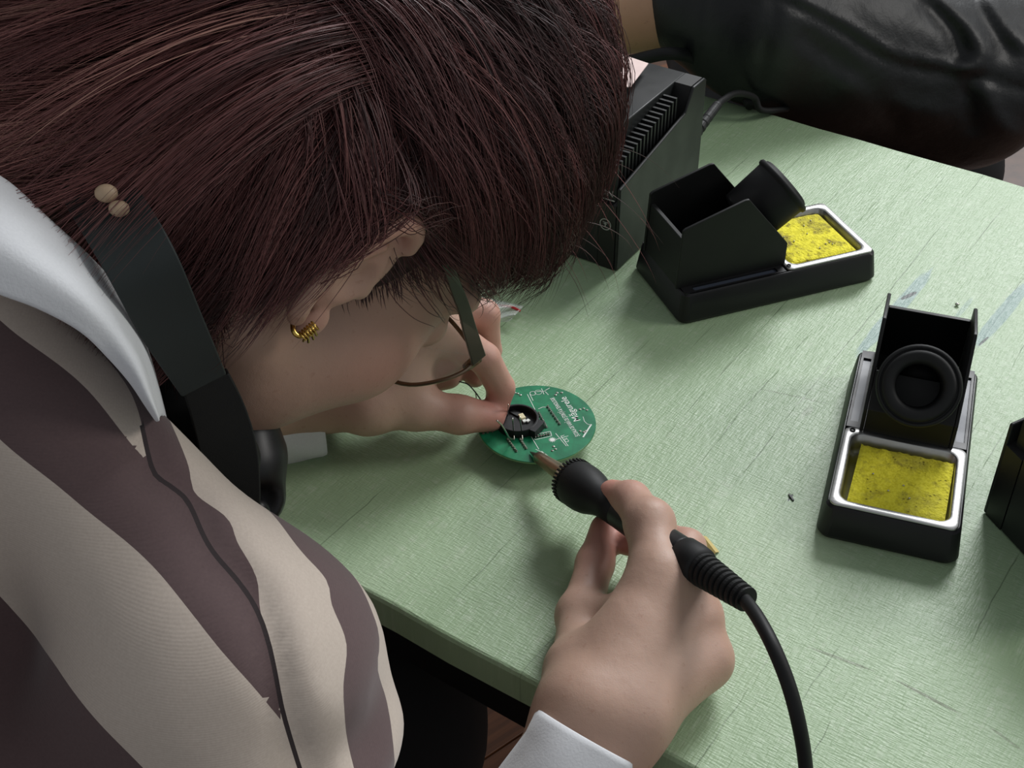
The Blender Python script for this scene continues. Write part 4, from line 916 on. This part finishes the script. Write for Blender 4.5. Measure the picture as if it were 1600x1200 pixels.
# ------------------------------------------------------------------ hair
HC_ = np.array([-.012, .040, 0]); HA = np.array([.098, .094, .077]); gl = HB@np.array([0, 0, -1.])
WH = np.array([-.80, .55, .22]); WH /= np.linalg.norm(WH)
def scalp(d):
    p = HC_+HA*d; f, u, r_ = p[:, 0], p[:, 1], np.abs(p[:, 2])
    lim = np.where(u > .085, .075, np.where(u > .03, .028+(u-.03)*.85, np.where(u > -.005, .012+(u+.005)*.4, -.024)))
    return (f < lim) & (u > -.050)
def make_hair():
    NG = 2300
    d = rng.normal(size=(NG*4, 3)); d /= np.linalg.norm(d, axis=1)[:, None]; d = d[scalp(d)]; d = d[(d[:, 2] > -.75)][:NG]
    N = len(d); p = HC_+HA*d; f, u, r_ = p[:, 0], p[:, 1], p[:, 2]
    cosw = d@WH; ang = np.arccos(np.clip(cosw, -1, 1))
    tm_ = d*cosw[:, None]-WH; tm_ /= np.linalg.norm(tm_, axis=1)[:, None]+1e-6
    L = .095+.045*rng.rand(N)
    side = (np.abs(r_) > .045) & (u < .06) & (f > -.045)
    L = np.where(side, .045+.03*rng.rand(N), L); nape = (u < .02) & (f < -.03); L = np.where(nape, .055+.035*rng.rand(N), L)
    backl = (f < -.05) & (u >= .02); L = np.where(backl, .12+.05*rng.rand(N), L)
    front = (f > .03) & (u > .05); L = np.where(front, .080+.03*rng.rand(N), L)
    lay = .005+.020*rng.rand(N); lay = lay+.020*np.clip(d[:, 1], 0, 1)**2*(1-np.clip(d[:, 0]*1.2, 0, 1))
    lay = np.where(side, .004+.010*rng.rand(N), lay)
    gd0 = f; S_ = 15; P_ = np.zeros((N, S_, 3)); P_[:, 0] = p; dr = tm_*.8+d*(.55*np.clip(lay/.015, .2, 1.2))[:, None]; dr /= np.linalg.norm(dr, axis=1)[:, None]
    sw = np.stack([vnoise(p, 20, i) for i in range(3)], 1)*.26+rng.normal(size=(N, 3))*.05
    st = (L/(S_-1))[:, None]; nb = (NB-HO)@HB.T; n0 = np.array([-.02, -.03, 0])
    nx0 = p; dr = np.where((~(nape | side))[:, None], dr*.55+np.array([.55, .45, 0]), dr); dr /= np.linalg.norm(dr, axis=1)[:, None]
    for i in range(1, S_):
        t = i/(S_-1); q = P_[:, i-1]; dd = (q-HC_)/HA; dd /= np.linalg.norm(dd, axis=1)[:, None]
        cw = dd@WH; tm2 = dd*cw[:, None]-WH; tm2 /= np.linalg.norm(tm2, axis=1)[:, None]+1e-6
        g_ = gl*(.03+.07*t)
        g_ = np.where(side[:, None], (np.array([.9, .55, .05])*(1-t)+np.array([.8, -.1, .10])*t)*.25, g_)
        g_ = np.where((~side & (np.abs(nx0[:, 2]) > -9))[:, None], (np.array([1., .75, 0])*(1-t)**1.0+np.array([.75, -.85, .10])*t*1.25)*.26, g_)
        pull = np.where((nape | (backl & (u < .045)))[:, None], np.array([-.30, -1., .25])*.16*t, g_)
        dr = dr+tm2*np.where(nape, .26, .10)[:, None]+pull+sw*.30
        dr /= np.linalg.norm(dr, axis=1)[:, None]
        nx_ = q+dr*st
        aa = HA+np.minimum(lay, lay*(.3+2.2*t))[:, None]; e = (nx_-HC_)/aa; en = np.linalg.norm(e, axis=1)
        ins = (en < 1); pu = HC_+(nx_-HC_)/en[:, None]; nx_ = np.where(ins[:, None], pu, nx_)
        pull_in = np.where(en > 1, np.clip(.55-.35*t, 0, 1), 0)[:, None]; nx_ = nx_*(1-pull_in)+(HC_+(nx_-HC_)/en[:, None])*pull_in
        beh = (nx_[:, 1] < .034) & (gd0 < -.012); nx_[:, 0] = np.where(beh, np.minimum(nx_[:, 0], -.030), nx_[:, 0])
        # stay outside the neck
        ab = nb-n0; tt_ = np.clip(((nx_-n0)@ab)/(ab@ab), 0, 1.3); cpt = n0+tt_[:, None]*ab; v_ = nx_-cpt; dn = np.linalg.norm(v_, axis=1); rr = .062+lay*.8
        nx_ = np.where((dn < rr)[:, None], cpt+v_/dn[:, None]*rr[:, None], nx_)
        P_[:, i] = nx_; dr = nx_-q; dr /= np.linalg.norm(dr, axis=1)[:, None]+1e-9
    # trim: above the ear and at the brow the cut ends, a few wisps run on
    f_, u_ = P_[:, :, 0], P_[:, :, 1]; lim = np.where(f_ > .03, .052, np.where(f_ > -.029, .036, -9.))-np.where(rng.rand(N) < .10, .035, -.004+.020*rng.rand(N))[:, None]
    bad = (u_ < lim) & (np.abs(P_[:, :, 2]) > .0); first = np.where(bad.any(1), bad.argmax(1), S_-1); trim = np.clip(first, 2, S_-1)/(S_-1)
    P_[:, :, 2] = P_[:, :, 2]
    return P_, d, trim, side, nape, backl, front
GP, gd, gL, side, nape, backl, front = make_hair()
def strands(GP, perg, spread, rad, tone, clump=.62, name='hair', jit=.0012):
    N, S_, _ = GP.shape; gi = np.repeat(np.arange(N), perg); K = len(gi); base = GP[gi]
    o = rng.normal(size=(K, 3))*spread; root = base[:, 0]; n_ = (root-HC_)/HA**2; n_ /= np.linalg.norm(n_, axis=1)[:, None]
    o -= n_*(o*n_).sum(1)[:, None]*.7
    t = np.linspace(0, 1, S_)[None, :, None]
    fr = (1-clump*np.sin(t*math.pi*.62)**1.0)+.25*t**3
    ph = rng.rand(K, 1, 3)*6.28; w_ = np.sin(t*5+ph)*jit*t*2
    P_ = base+o[:, None, :]*fr+w_
    cut = (.78+.22*rng.rand(K))*gL[gi]; idx_ = np.arange(S_)[None]*cut[:, None]; i0 = np.floor(idx_).astype(int); fr_ = (idx_-i0)[..., None]; i1 = np.minimum(i0+1, S_-1); r_ = np.arange(K)[:, None]
    P_ = P_[r_, i0]*(1-fr_)+P_[r_, i1]*fr_
    P_ = HO+P_@HB
    T = np.gradient(P_, axis=1); T /= np.linalg.norm(T, axis=2)[..., None]+1e-9
    vd = P_-CAM; vd = np.array([.3, .5, -.8])
    A_ = np.cross(T, vd); A_ /= np.linalg.norm(A_, axis=2)[..., None]+1e-9; B_ = np.cross(T, A_)
    rr = rad*(.8+.5*rng.rand(K, 1, 1))*np.clip(1.2-t**2.2*1.15, .10, 1)
    ring = [P_+(A_*math.cos(a)+B_*math.sin(a))*rr for a in (0, 2.094, 4.189)]
    V = np.stack(ring, 2).reshape(-1, 3)
    b = (np.arange(K)[:, None]*S_+np.arange(S_-1)[None])*3; Fs = []
    for k in range(3):
        k2 = (k+1) % 3; Fs.append(np.stack([b+k, b+k2, b+3+k2, b+3+k], -1).reshape(-1, 4))
    Fc = np.concatenate(Fs)
    tn_ = (tone[gi]+rng.normal(size=K)*.07)[:, None, None]+np.zeros((K, S_, 3))
    return V, Fc, tn_.reshape(-1)
# longer neck hair: swept back from the nape over the collar
def sweep(n, roots, dirs, lens, S_=15, drop=.30, curl=.5):
    d = rng.normal(size=(n*12, 3)); d /= np.linalg.norm(d, axis=1)[:, None]; pp_ = HC_+HA*d
    ok_ = (pp_[:, 0] < roots[1]) & (pp_[:, 0] > roots[0]) & (pp_[:, 1] > roots[2]) & (pp_[:, 1] < roots[3]) & (pp_[:, 2] > roots[4]); d = d[ok_][:n]; n = len(d); p_ = HC_+HA*d
    out = np.zeros((n, S_, 3)); out[:, 0] = p_; L = lens[0]+(lens[1]-lens[0])*rng.rand(n); side_ = (p_[:, 2:3])/.08
    dr = d*.55+np.array(dirs)[None]*1.0+np.stack([vnoise(p_, 25, i+20) for i in range(3)], 1)*.35; dr /= np.linalg.norm(dr, axis=1)[:, None]
    toc = HB@np.array([0., -.6, .8]); bend = np.stack([vnoise(p_, 20, i+40) for i in range(3)], 1)*curl
    for i in range(1, S_):
        t = i/(S_-1); dr = dr+np.array(dirs)[None]*.16+gl*drop*.25*t+bend*.10; dr /= np.linalg.norm(dr, axis=1)[:, None]
        q = out[:, i-1]+dr*(L/(S_-1))[:, None]
        e = (q-HC_)/(HA+.008); en = np.linalg.norm(e, axis=1); q = np.where((en < 1)[:, None], HC_+(q-HC_)/en[:, None], q); q[:, 0] = np.where(q[:, 1] < .036, np.minimum(q[:, 0], -.034), q[:, 0])
        nb = (NB-HO)@HB.T; n0 = np.array([-.02, -.03, 0]); ab = nb-n0; tt_ = np.clip(((q-n0)@ab)/(ab@ab), 0, 1.6); cpt = n0+tt_[:, None]*ab; v_ = q-cpt; dn = np.linalg.norm(v_, axis=1); rr = .066+.012*np.abs(vnoise(p_, 60, 3))
        q = np.where((dn < rr)[:, None], cpt+v_/dn[:, None]*rr[:, None], q); out[:, i] = q
    return out, d
MP, md = sweep(620, (-.13, -.058, -.02, .12, -.05), (-.48, -.86, -.06), (.09, .165), drop=.25, curl=1.3)
MP2, md2 = sweep(260, (-.10, -.030, -.05, .05, .02), (-.22, -.95, .20), (.06, .10), drop=.8, curl=.6)
def arcs(n):
    out = np.zeros((n, 15, 3))
    for i in range(n):
        a = np.array([rng.uniform(.02, .09), rng.uniform(.07, .12), rng.uniform(-.01, .05)]); dr = np.array([rng.uniform(-.1, .8), rng.uniform(.3, .9), rng.uniform(0, .5)]); dr /= np.linalg.norm(dr); L = rng.uniform(.05, .10); q = a
        for j in range(15): out[i, j] = q; q = q+dr*L/14; dr = dr+gl*.13+rng.normal(size=3)*.02; dr /= np.linalg.norm(dr)
    return out
FA = arcs(34)
n0_ = len(GP); GP = np.concatenate([GP, MP, MP2, FA]); gL = np.concatenate([gL, np.ones(len(MP)+len(MP2)+len(FA))])
gr = GP[:, 0]; w0 = HO+gr@HB
tone = .39+.09*rng.normal(size=len(gr))+.13*vnoise(gr, 38, 12)+.09*vnoise(GP[:, 6], 70, 13)+.22*np.clip((-gr[:, 0]-.02)/.05, 0, 1)*np.clip((.08-gr[:, 1])/.06, 0, 1)+.12*np.clip((gr[:, 0]-.01)/.05, 0, 1)
tone[n0_:n0_+len(MP)] += .16+.12*vnoise(MP[:, 0], 45, 6)+.10*vnoise(MP[:, 0], 110, 7)
tone[rng.rand(len(gr)) < .12] += .16
perg = np.full(len(GP), 10); perg[n0_:] = 16; perg[n0_+len(MP)+len(MP2):] = 1
V, Fc, tn2 = strands(GP, perg, .0045, .00021, tone, clump=.45)
# scalp layer under the strands
sg_n, sr_n = 64, 48; sv_ = []; sf_ = []
for j in range(sr_n+1):
    for i in range(sg_n):
        a = math.pi*j/sr_n; b = 2*math.pi*i/sg_n; sv_.append((math.sin(a)*math.cos(b), math.cos(a), math.sin(a)*math.sin(b)))
sv_ = np.array(sv_); ok = scalp(sv_)
for j in range(sr_n):
    for i in range(sg_n):
        q = (j*sg_n+i, j*sg_n+(i+1) % sg_n, (j+1)*sg_n+(i+1) % sg_n, (j+1)*sg_n+i)
        if all(ok[list(q)]): sf_.append(q)
cv = HO+(HC_+(HA+.003)*sv_)@HB; 
V2, F2 = joinvf([(V, Fc), (cv, np.array(sf_))])
hair = mesh('hair', V2, F2, M['hair'], person, smooth=True, world=True, attrs={'tone': np.concatenate([np.clip(tn2, 0, 1), np.full(len(cv), .08)])})
hair['kind'] = 'stuff'

# earring, spectacles
er = thing('earring', tuple(D(470, 512, .553)), 0, 'gold twisted hoop earring in the right ear of the bending person', 'earring')
G().tube(spline([D(466, 497, .552), D(458, 505, .547), D(459, 518, .545), D(467, 525, .546), D(478, 523, .548)], 16), .0011, 10).build('hook', M['brass'], er, world=True, smooth=True)
cr = G(); a = D(473, 525, .547); b = D(492, 509, .547)
for k in range(6):
    c = a+(b-a)*(k/5); dv_ = Vector(b-a).normalized(); X_ = dv_.orthogonal(); Y_ = dv_.cross(X_)
    cr.tube([Vector(c)+X_*(.0015*math.cos(t_))+Y_*(.0015*math.sin(t_)) for t_ in np.linspace(0, 2*math.pi, 15)], .0005, 6)
cr.build('coil', M['brass'], er, world=True, smooth=True)
cr = G()
for k, (x, y) in enumerate(((474, 533), (482, 535), (490, 530), (495, 524))): cr.tube([a+(b-a)*(.2+.2*k), D(x, y, .5515)], .0006, 6)
cr.build('spike', M['brass'], er, world=True, smooth=True)
gls = thing('spectacles', tuple(hl(.09, .02, 0)), 0, 'metal rimmed spectacles with olive temple arm worn by the bending person', 'spectacles')
pc_ = D(742, 562, .636); nF = HB[0]
def PF(x, y): ray = RT*((x-800)/FP)-UP*((y-600)/FP)+FW; return CAM+ray*((pc_-CAM)@nF)/(ray@nF)
rim = [PF(*q) for q in ((744, 556), (722, 522), (692, 490), (655, 474), (622, 486), (598, 520), (588, 560), (601, 588), (640, 601), (690, 594), (728, 578), (744, 556))]
def mir(p): lr = (p-HO)@HB[2]; return p-2*lr*HB[2]
for fn in (lambda p: p, mir):
    rp = [fn(p) for p in rim]; G().tube(spline(rp, 60), .0011, 8).build('rim', M['lensmetal'], gls, world=True, smooth=True)
    cl_ = spline(rp, 40); cm = cl_.mean(0); g = G().add([cm]+list(cl_), [(0, i+1, (i+1) % 40+1) for i in range(39)]); lo_ = g.build('lens', M['lens'], gls, world=True, smooth=True); s_ = lo_.modifiers.new('s', 'SOLIDIFY'); s_.thickness = .0012
    # temple arm: flat olive bar from hinge to behind the ear
    h0_ = fn(D(748, 562, .632)); h1_ = fn(hl(.045, .029, .0765)); h2_ = fn(hl(.0, .034, .080)); h3_ = fn(hl(-.028, .015, .082)); wv = HB[1]
    pts_ = spline([h0_, h0_*.5+h1_*.5, h1_, h2_, h3_], 16); g = G(); rings = []
    rn_ = HB[2]*(1 if fn is not mir else -1)
    for i, p in enumerate(pts_):
        hh = .0040*(1-.5*i/15); rings.append([p-wv*hh-rn_*.0011, p-wv*hh+rn_*.0011, p+wv*hh+rn_*.0011, p+wv*hh-rn_*.0011])
    loops(g, rings); g.build('temple_arm', M['olive'], gls, world=True, bevel=.0004)
    g = G()
    for i in range(5):
        p = h0_+(h1_-h0_)*(.18+.11*i); g.tube([p-wv*.0030-rn_*.0008+(h1_-h0_)*.03, p+wv*.0028-rn_*.0008-(h1_-h0_)*.02], .00075, 6)
    g.build('temple_inlay', M['greyprint'], gls, world=True)
    G().tube([fn(D(728, 574, .640)), fn(D(738, 566, .636)), fn(D(748, 560, .633))], [.0022, .0026, .0022], 8).build('hinge', M['lensmetal'], gls, world=True, smooth=True)
br = [PF(622, 486), (PF(622, 486)+mir(PF(622, 486)))/2+nF*.004+HB[1]*.002, mir(PF(622, 486))]
G().tube(spline(br, 12), .0013, 8).build('bridge', M['lensmetal'], gls, world=True, smooth=True)

# ------------------------------------------------------------------ camera hanging on its strap
cm_ = thing('hanging_camera', tuple(D(370, 700, .60)), 0, 'black camera hanging on a broad dark strap round the neck of the bending person', 'camera')
def ribbon(name, cl, wid_, th, mat, nrm, parent=cm_, n=40):
    P_ = spline(cl, n); W_ = spline([[w_] for w_ in wid_], n)[:, 0]; T = np.gradient(P_, axis=0); T /= np.linalg.norm(T, axis=1)[:, None]; g = G(); rings = []
    for i in range(n):
        b = np.cross(T[i], nrm); b /= np.linalg.norm(b); m_ = np.cross(b, T[i]); rings.append([P_[i]-b*W_[i]-m_*th, P_[i]+b*W_[i]-m_*th, P_[i]+b*W_[i]+m_*th, P_[i]-b*W_[i]+m_*th])
    loops(g, rings); return g.build(name, mat, parent, world=True, bevel=.0008)
vn = CAM-D(250, 450, .52); vn /= np.linalg.norm(vn)
ribbon('strap', [D(30, 90, .545), D(85, 175, .525), D(146, 285, .488), D(215, 400, .468), D(268, 508, .492), D(318, 600, .525)], [.0125, .0128, .0128, .0126, .0118, .0098], .0013, M['strap'], vn)
ribbon('strap_end', [D(320, 592, .536), D(341, 645, .545), D(356, 700, .552), D(362, 760, .558), D(364, 830, .565)], [.0098, .0112, .0118, .0118, .0110], .0030, M['camera'], vn)
s = SDF(); s.chain([D(340, 640, .562), D(366, 715, .566), D(370, 800, .575)], [.0085, .0100, .0090], .006); s.chain([D(325, 560, .590), D(330, 700, .588), D(332, 800, .590)], [.010, .012, .015], .01); s.ell(D(290, 720, .605), (.030, .022, .050), None, .012)
V, Fc = s.mesh(.002, smooth=2); mesh('camera_body', V, Fc, M['camera'], cm_, smooth=True, world=True)
s = SDF(); s.cap(D(378, 640, .62), D(382, 700, .625), .015, .019, .010); s.cap(D(385, 735, .62), D(392, 775, .622), .0175, .0165, .010)
s.ell(D(412, 800, .605), (.010, .014, .010), None, .006, True)
V, Fc = s.mesh(.0016, smooth=2); mesh('grip', V, Fc, M['satin'], cm_, smooth=True, world=True)
G().sphere(D(404, 800, .612), .0055, 16, 10, (1, 1, 1.4)).build('dial', M['satin'], cm_, world=True, smooth=True)
ax_ = D(235, 640, .59)-D(330, 615, .60)
G().lathe([(.016, 0), (.0185, .001), (.0185, .012), (.0170, .0125), (.0170, .024), (.0150, .026), (.0130, .026), (.0125, .012)], D(320, 640, .60), ax_, 36).build('lens_barrel', M['rubber'], cm_, world=True, smooth=True)
for k, (x, y, w_) in enumerate(((166, 302, 1.), (186, 326, .9))):
    bd = G().sphere(D(x, y, .470), .0042*w_, 14, 10, (1, .8, .8)).build('strap_bead', M['bead'], cm_, world=True, smooth=True)

# wires near the left hand
wr = thing('thin_wire', tuple(D(745, 615, .80)), 0, 'thin dark wire curling from under the spectacles to the left fingertips', 'wire')
wtube(wr, 'wire', [D(690, 588, .80), D(712, 595, .80), D(730, 600, .80), D(742, 612, .80), D(752, 626, .795), D(762, 642, .792)], .0004, M['metal'], 6)
wtube(wr, 'lead_end', [D(743, 612, .80), D(744, 620, .80), D(746, 634, .80)], .0004, M['tin'], 6, 8)

# ------------------------------------------------------------------ second person, arm in leather at the far side
p2 = thing('person', (.55, 1.55, -.74), 0, 'person in black leather jacket resting a forearm behind the far table edge', 'person')
cw_ = D(1096, 8, 1.135); hd = D(900, 40, 1.165); mdl = D(1290, 64, 1.17); elb = D(1500, 112, 1.22); shd = D(1480, -420, 1.36); nk = shd+np.array([-.17, .10, .10]); pel = np.array([.40, 1.62, -.20])
s = SDF(); s.cap(hd, cw_, .030, .034, .01); s.cap(cw_, elb, .034, .036, .01); s.cap(elb, shd, .036, .055, .02); s.cap(shd, nk, .06, .06, .03); s.cap(nk, pel, .10, .13, .05)
s.cap(nk, nk+np.array([-.03, -.05, .12]), .055, .052, .02); s.ell(nk+np.array([-.04, -.09, .21]), (.075, .095, .115), None, .02); s.ell(nk+np.array([-.04, -.175, .19]), (.012, .02, .016), None, .01)
for dx, dz in ((-.012, .008), (-.010, .0), (-.006, -.010), (0., -.02)):
    a_ = hd+np.array([-.05, .01, -.004+dz*.5]); b_ = a_+np.array([-.04, .005, dz-.006]); c_ = b_+np.array([-.02, -.006, -.016]); s.chain([hd, a_, b_, c_], [.020, .0105, .0085, .0075], .006)
s.chain([hd+np.array([-.01, -.01, 0]), hd+np.array([-.035, -.035, -.008]), hd+np.array([-.06, -.045, -.014])], [.016, .011, .009], .006)
for sx in (-.09, .09): s.chain([pel+np.array([sx, 0, 0]), pel+np.array([sx-.05, -.38, .02]), pel+np.array([sx-.04, -.30, -.46])], [.08, .06, .04], .03)
V, Fc = s.mesh(.0042, smooth=2)
mesh('body', V, Fc, M['skin2'], p2, smooth=True, world=True, attrs={'blush': .2+.2*vnoise(V, 25)})
s = SDF()
s.chain([cw_, D(1180, 28, 1.125), mdl, elb], [.050, .067, .080, .088], .02)
s.cap(elb, shd, .078, .085, .03); s.cap(shd, nk, .085, .08, .04); s.cap(shd*.7+nk*.3, pel, .10, .16, .06); s.cap(nk, pel, .12, .17, .05)
s.cap(nk, nk+np.array([-.03, -.06, .16]), .06, .06, .02, True)
s2_ = SDF()
for sx in (-.09, .09): s2_.chain([pel+np.array([sx, 0, 0]), pel+np.array([sx-.05, -.38, .02]), pel+np.array([sx-.04, -.30, -.46])], [.10, .078, .056], .03)
s2_.ell(pel, (.19, .15, .13), None, .03); Vt, Ft = s2_.mesh(.009, smooth=1); mesh('trousers', Vt, Ft, M['trouser'], p2, smooth=True, world=True)
for sx in (-.09, .09):
    s3_ = SDF(); a_ = pel+np.array([sx-.04, -.30, -.485]); s3_.chain([a_, a_+[0, -.12, -.01], a_+[0, -.17, -.012]], [.038, .034, .025], .02)
    Vt, Ft = s3_.mesh(.006, smooth=1); Vt[:, 2] = np.maximum(Vt[:, 2], -.7395); mesh('shoe', Vt, Ft, M['shoe'], p2, smooth=True, world=True)
# folds round the inner elbow and seams along the sleeve
def fold(pts, r_, k=.006, sub=False):
    P_ = spline([D(*q) for q in pts], 12); s.chain(list(P_), [r_*math.sin(math.pi*(i+1)/13)**.6 for i in range(12)], k, sub)
def onsleeve(x, y):
    return D(x, y, 1.0)
V, Fc = s.mesh(.0045, smooth=2)
X_, Y_ = pxf(V); nn_ = CAM-V; nn_ /= np.linalg.norm(nn_, axis=1)[:, None]; zz = (V-CAM)@FW
fr_ = np.ones(len(V))
def ridge(poly, wd, amp):
    """raise or sink leather along a curve lying on the sleeve"""
    global V
    P_ = spline([(x, y) for x, y in poly], 40); best = np.full(len(V), 1e9)
    for i in range(len(P_)-1):
        a = P_[i]; b = P_[i+1]; d = b-a; t = np.clip(((X_-a[0])*d[0]+(Y_-a[1])*d[1])/(d@d), 0, 1); best = np.minimum(best, np.hypot(X_-a[0]-t*d[0], Y_-a[1]-t*d[1]))
    V = V+nn_*(amp*np.exp(-(best/wd)**2)*fr_)[:, None]
fr_ = (zz < np.percentile(zz, 100)).astype(float)
ridge([(1225, 0), (1300, 40), (1380, 90), (1440, 108), (1530, 122), (1600, 140)], 7, -.0045); ridge([(1240, -5), (1310, 30), (1385, 78), (1450, 96), (1530, 110)], 7, .0035)
ridge([(1205, -10), (1195, 60), (1180, 130)], 4, -.003); ridge([(1215, -10), (1205, 60), (1190, 130)], 4, -.003); ridge([(1105, -10), (1098, 50), (1090, 90)], 4, -.002)
ridge([(1440, -20), (1490, 20), (1525, 60), (1532, 90), (1505, 108)], 14, .007); ridge([(1455, 10), (1490, 50), (1500, 85)], 16, -.008); ridge([(1540, 0), (1565, 40), (1600, 70)], 14, .005); ridge([(1520, -20), (1545, 30), (1575, 80)], 13, -.006)
ridge([(1330, 130), (1400, 170), (1460, 180)], 22, .006); ridge([(1260, 60), (1340, 120), (1400, 190)], 16, -.005); ridge([(1540, 140), (1560, 190), (1590, 215)], 14, .006); ridge([(1510, 140), (1520, 200)], 10, -.006)
e_ = np.vstack([Fc[:, [0, 1]], Fc[:, [1, 2]], Fc[:, [2, 3]], Fc[:, [3, 0]]]); cn_ = np.bincount(e_[:, 0], minlength=len(V))+np.bincount(e_[:, 1], minlength=len(V))
for _ in range(2): V = .45*V+.55*np.stack([np.bincount(e_[:, 0], V[e_[:, 1], i], len(V))+np.bincount(e_[:, 1], V[e_[:, 0], i], len(V)) for i in range(3)], 1)/cn_[:, None]
mesh('leather_jacket', V, Fc, M['leather'], p2, smooth=True, world=True)
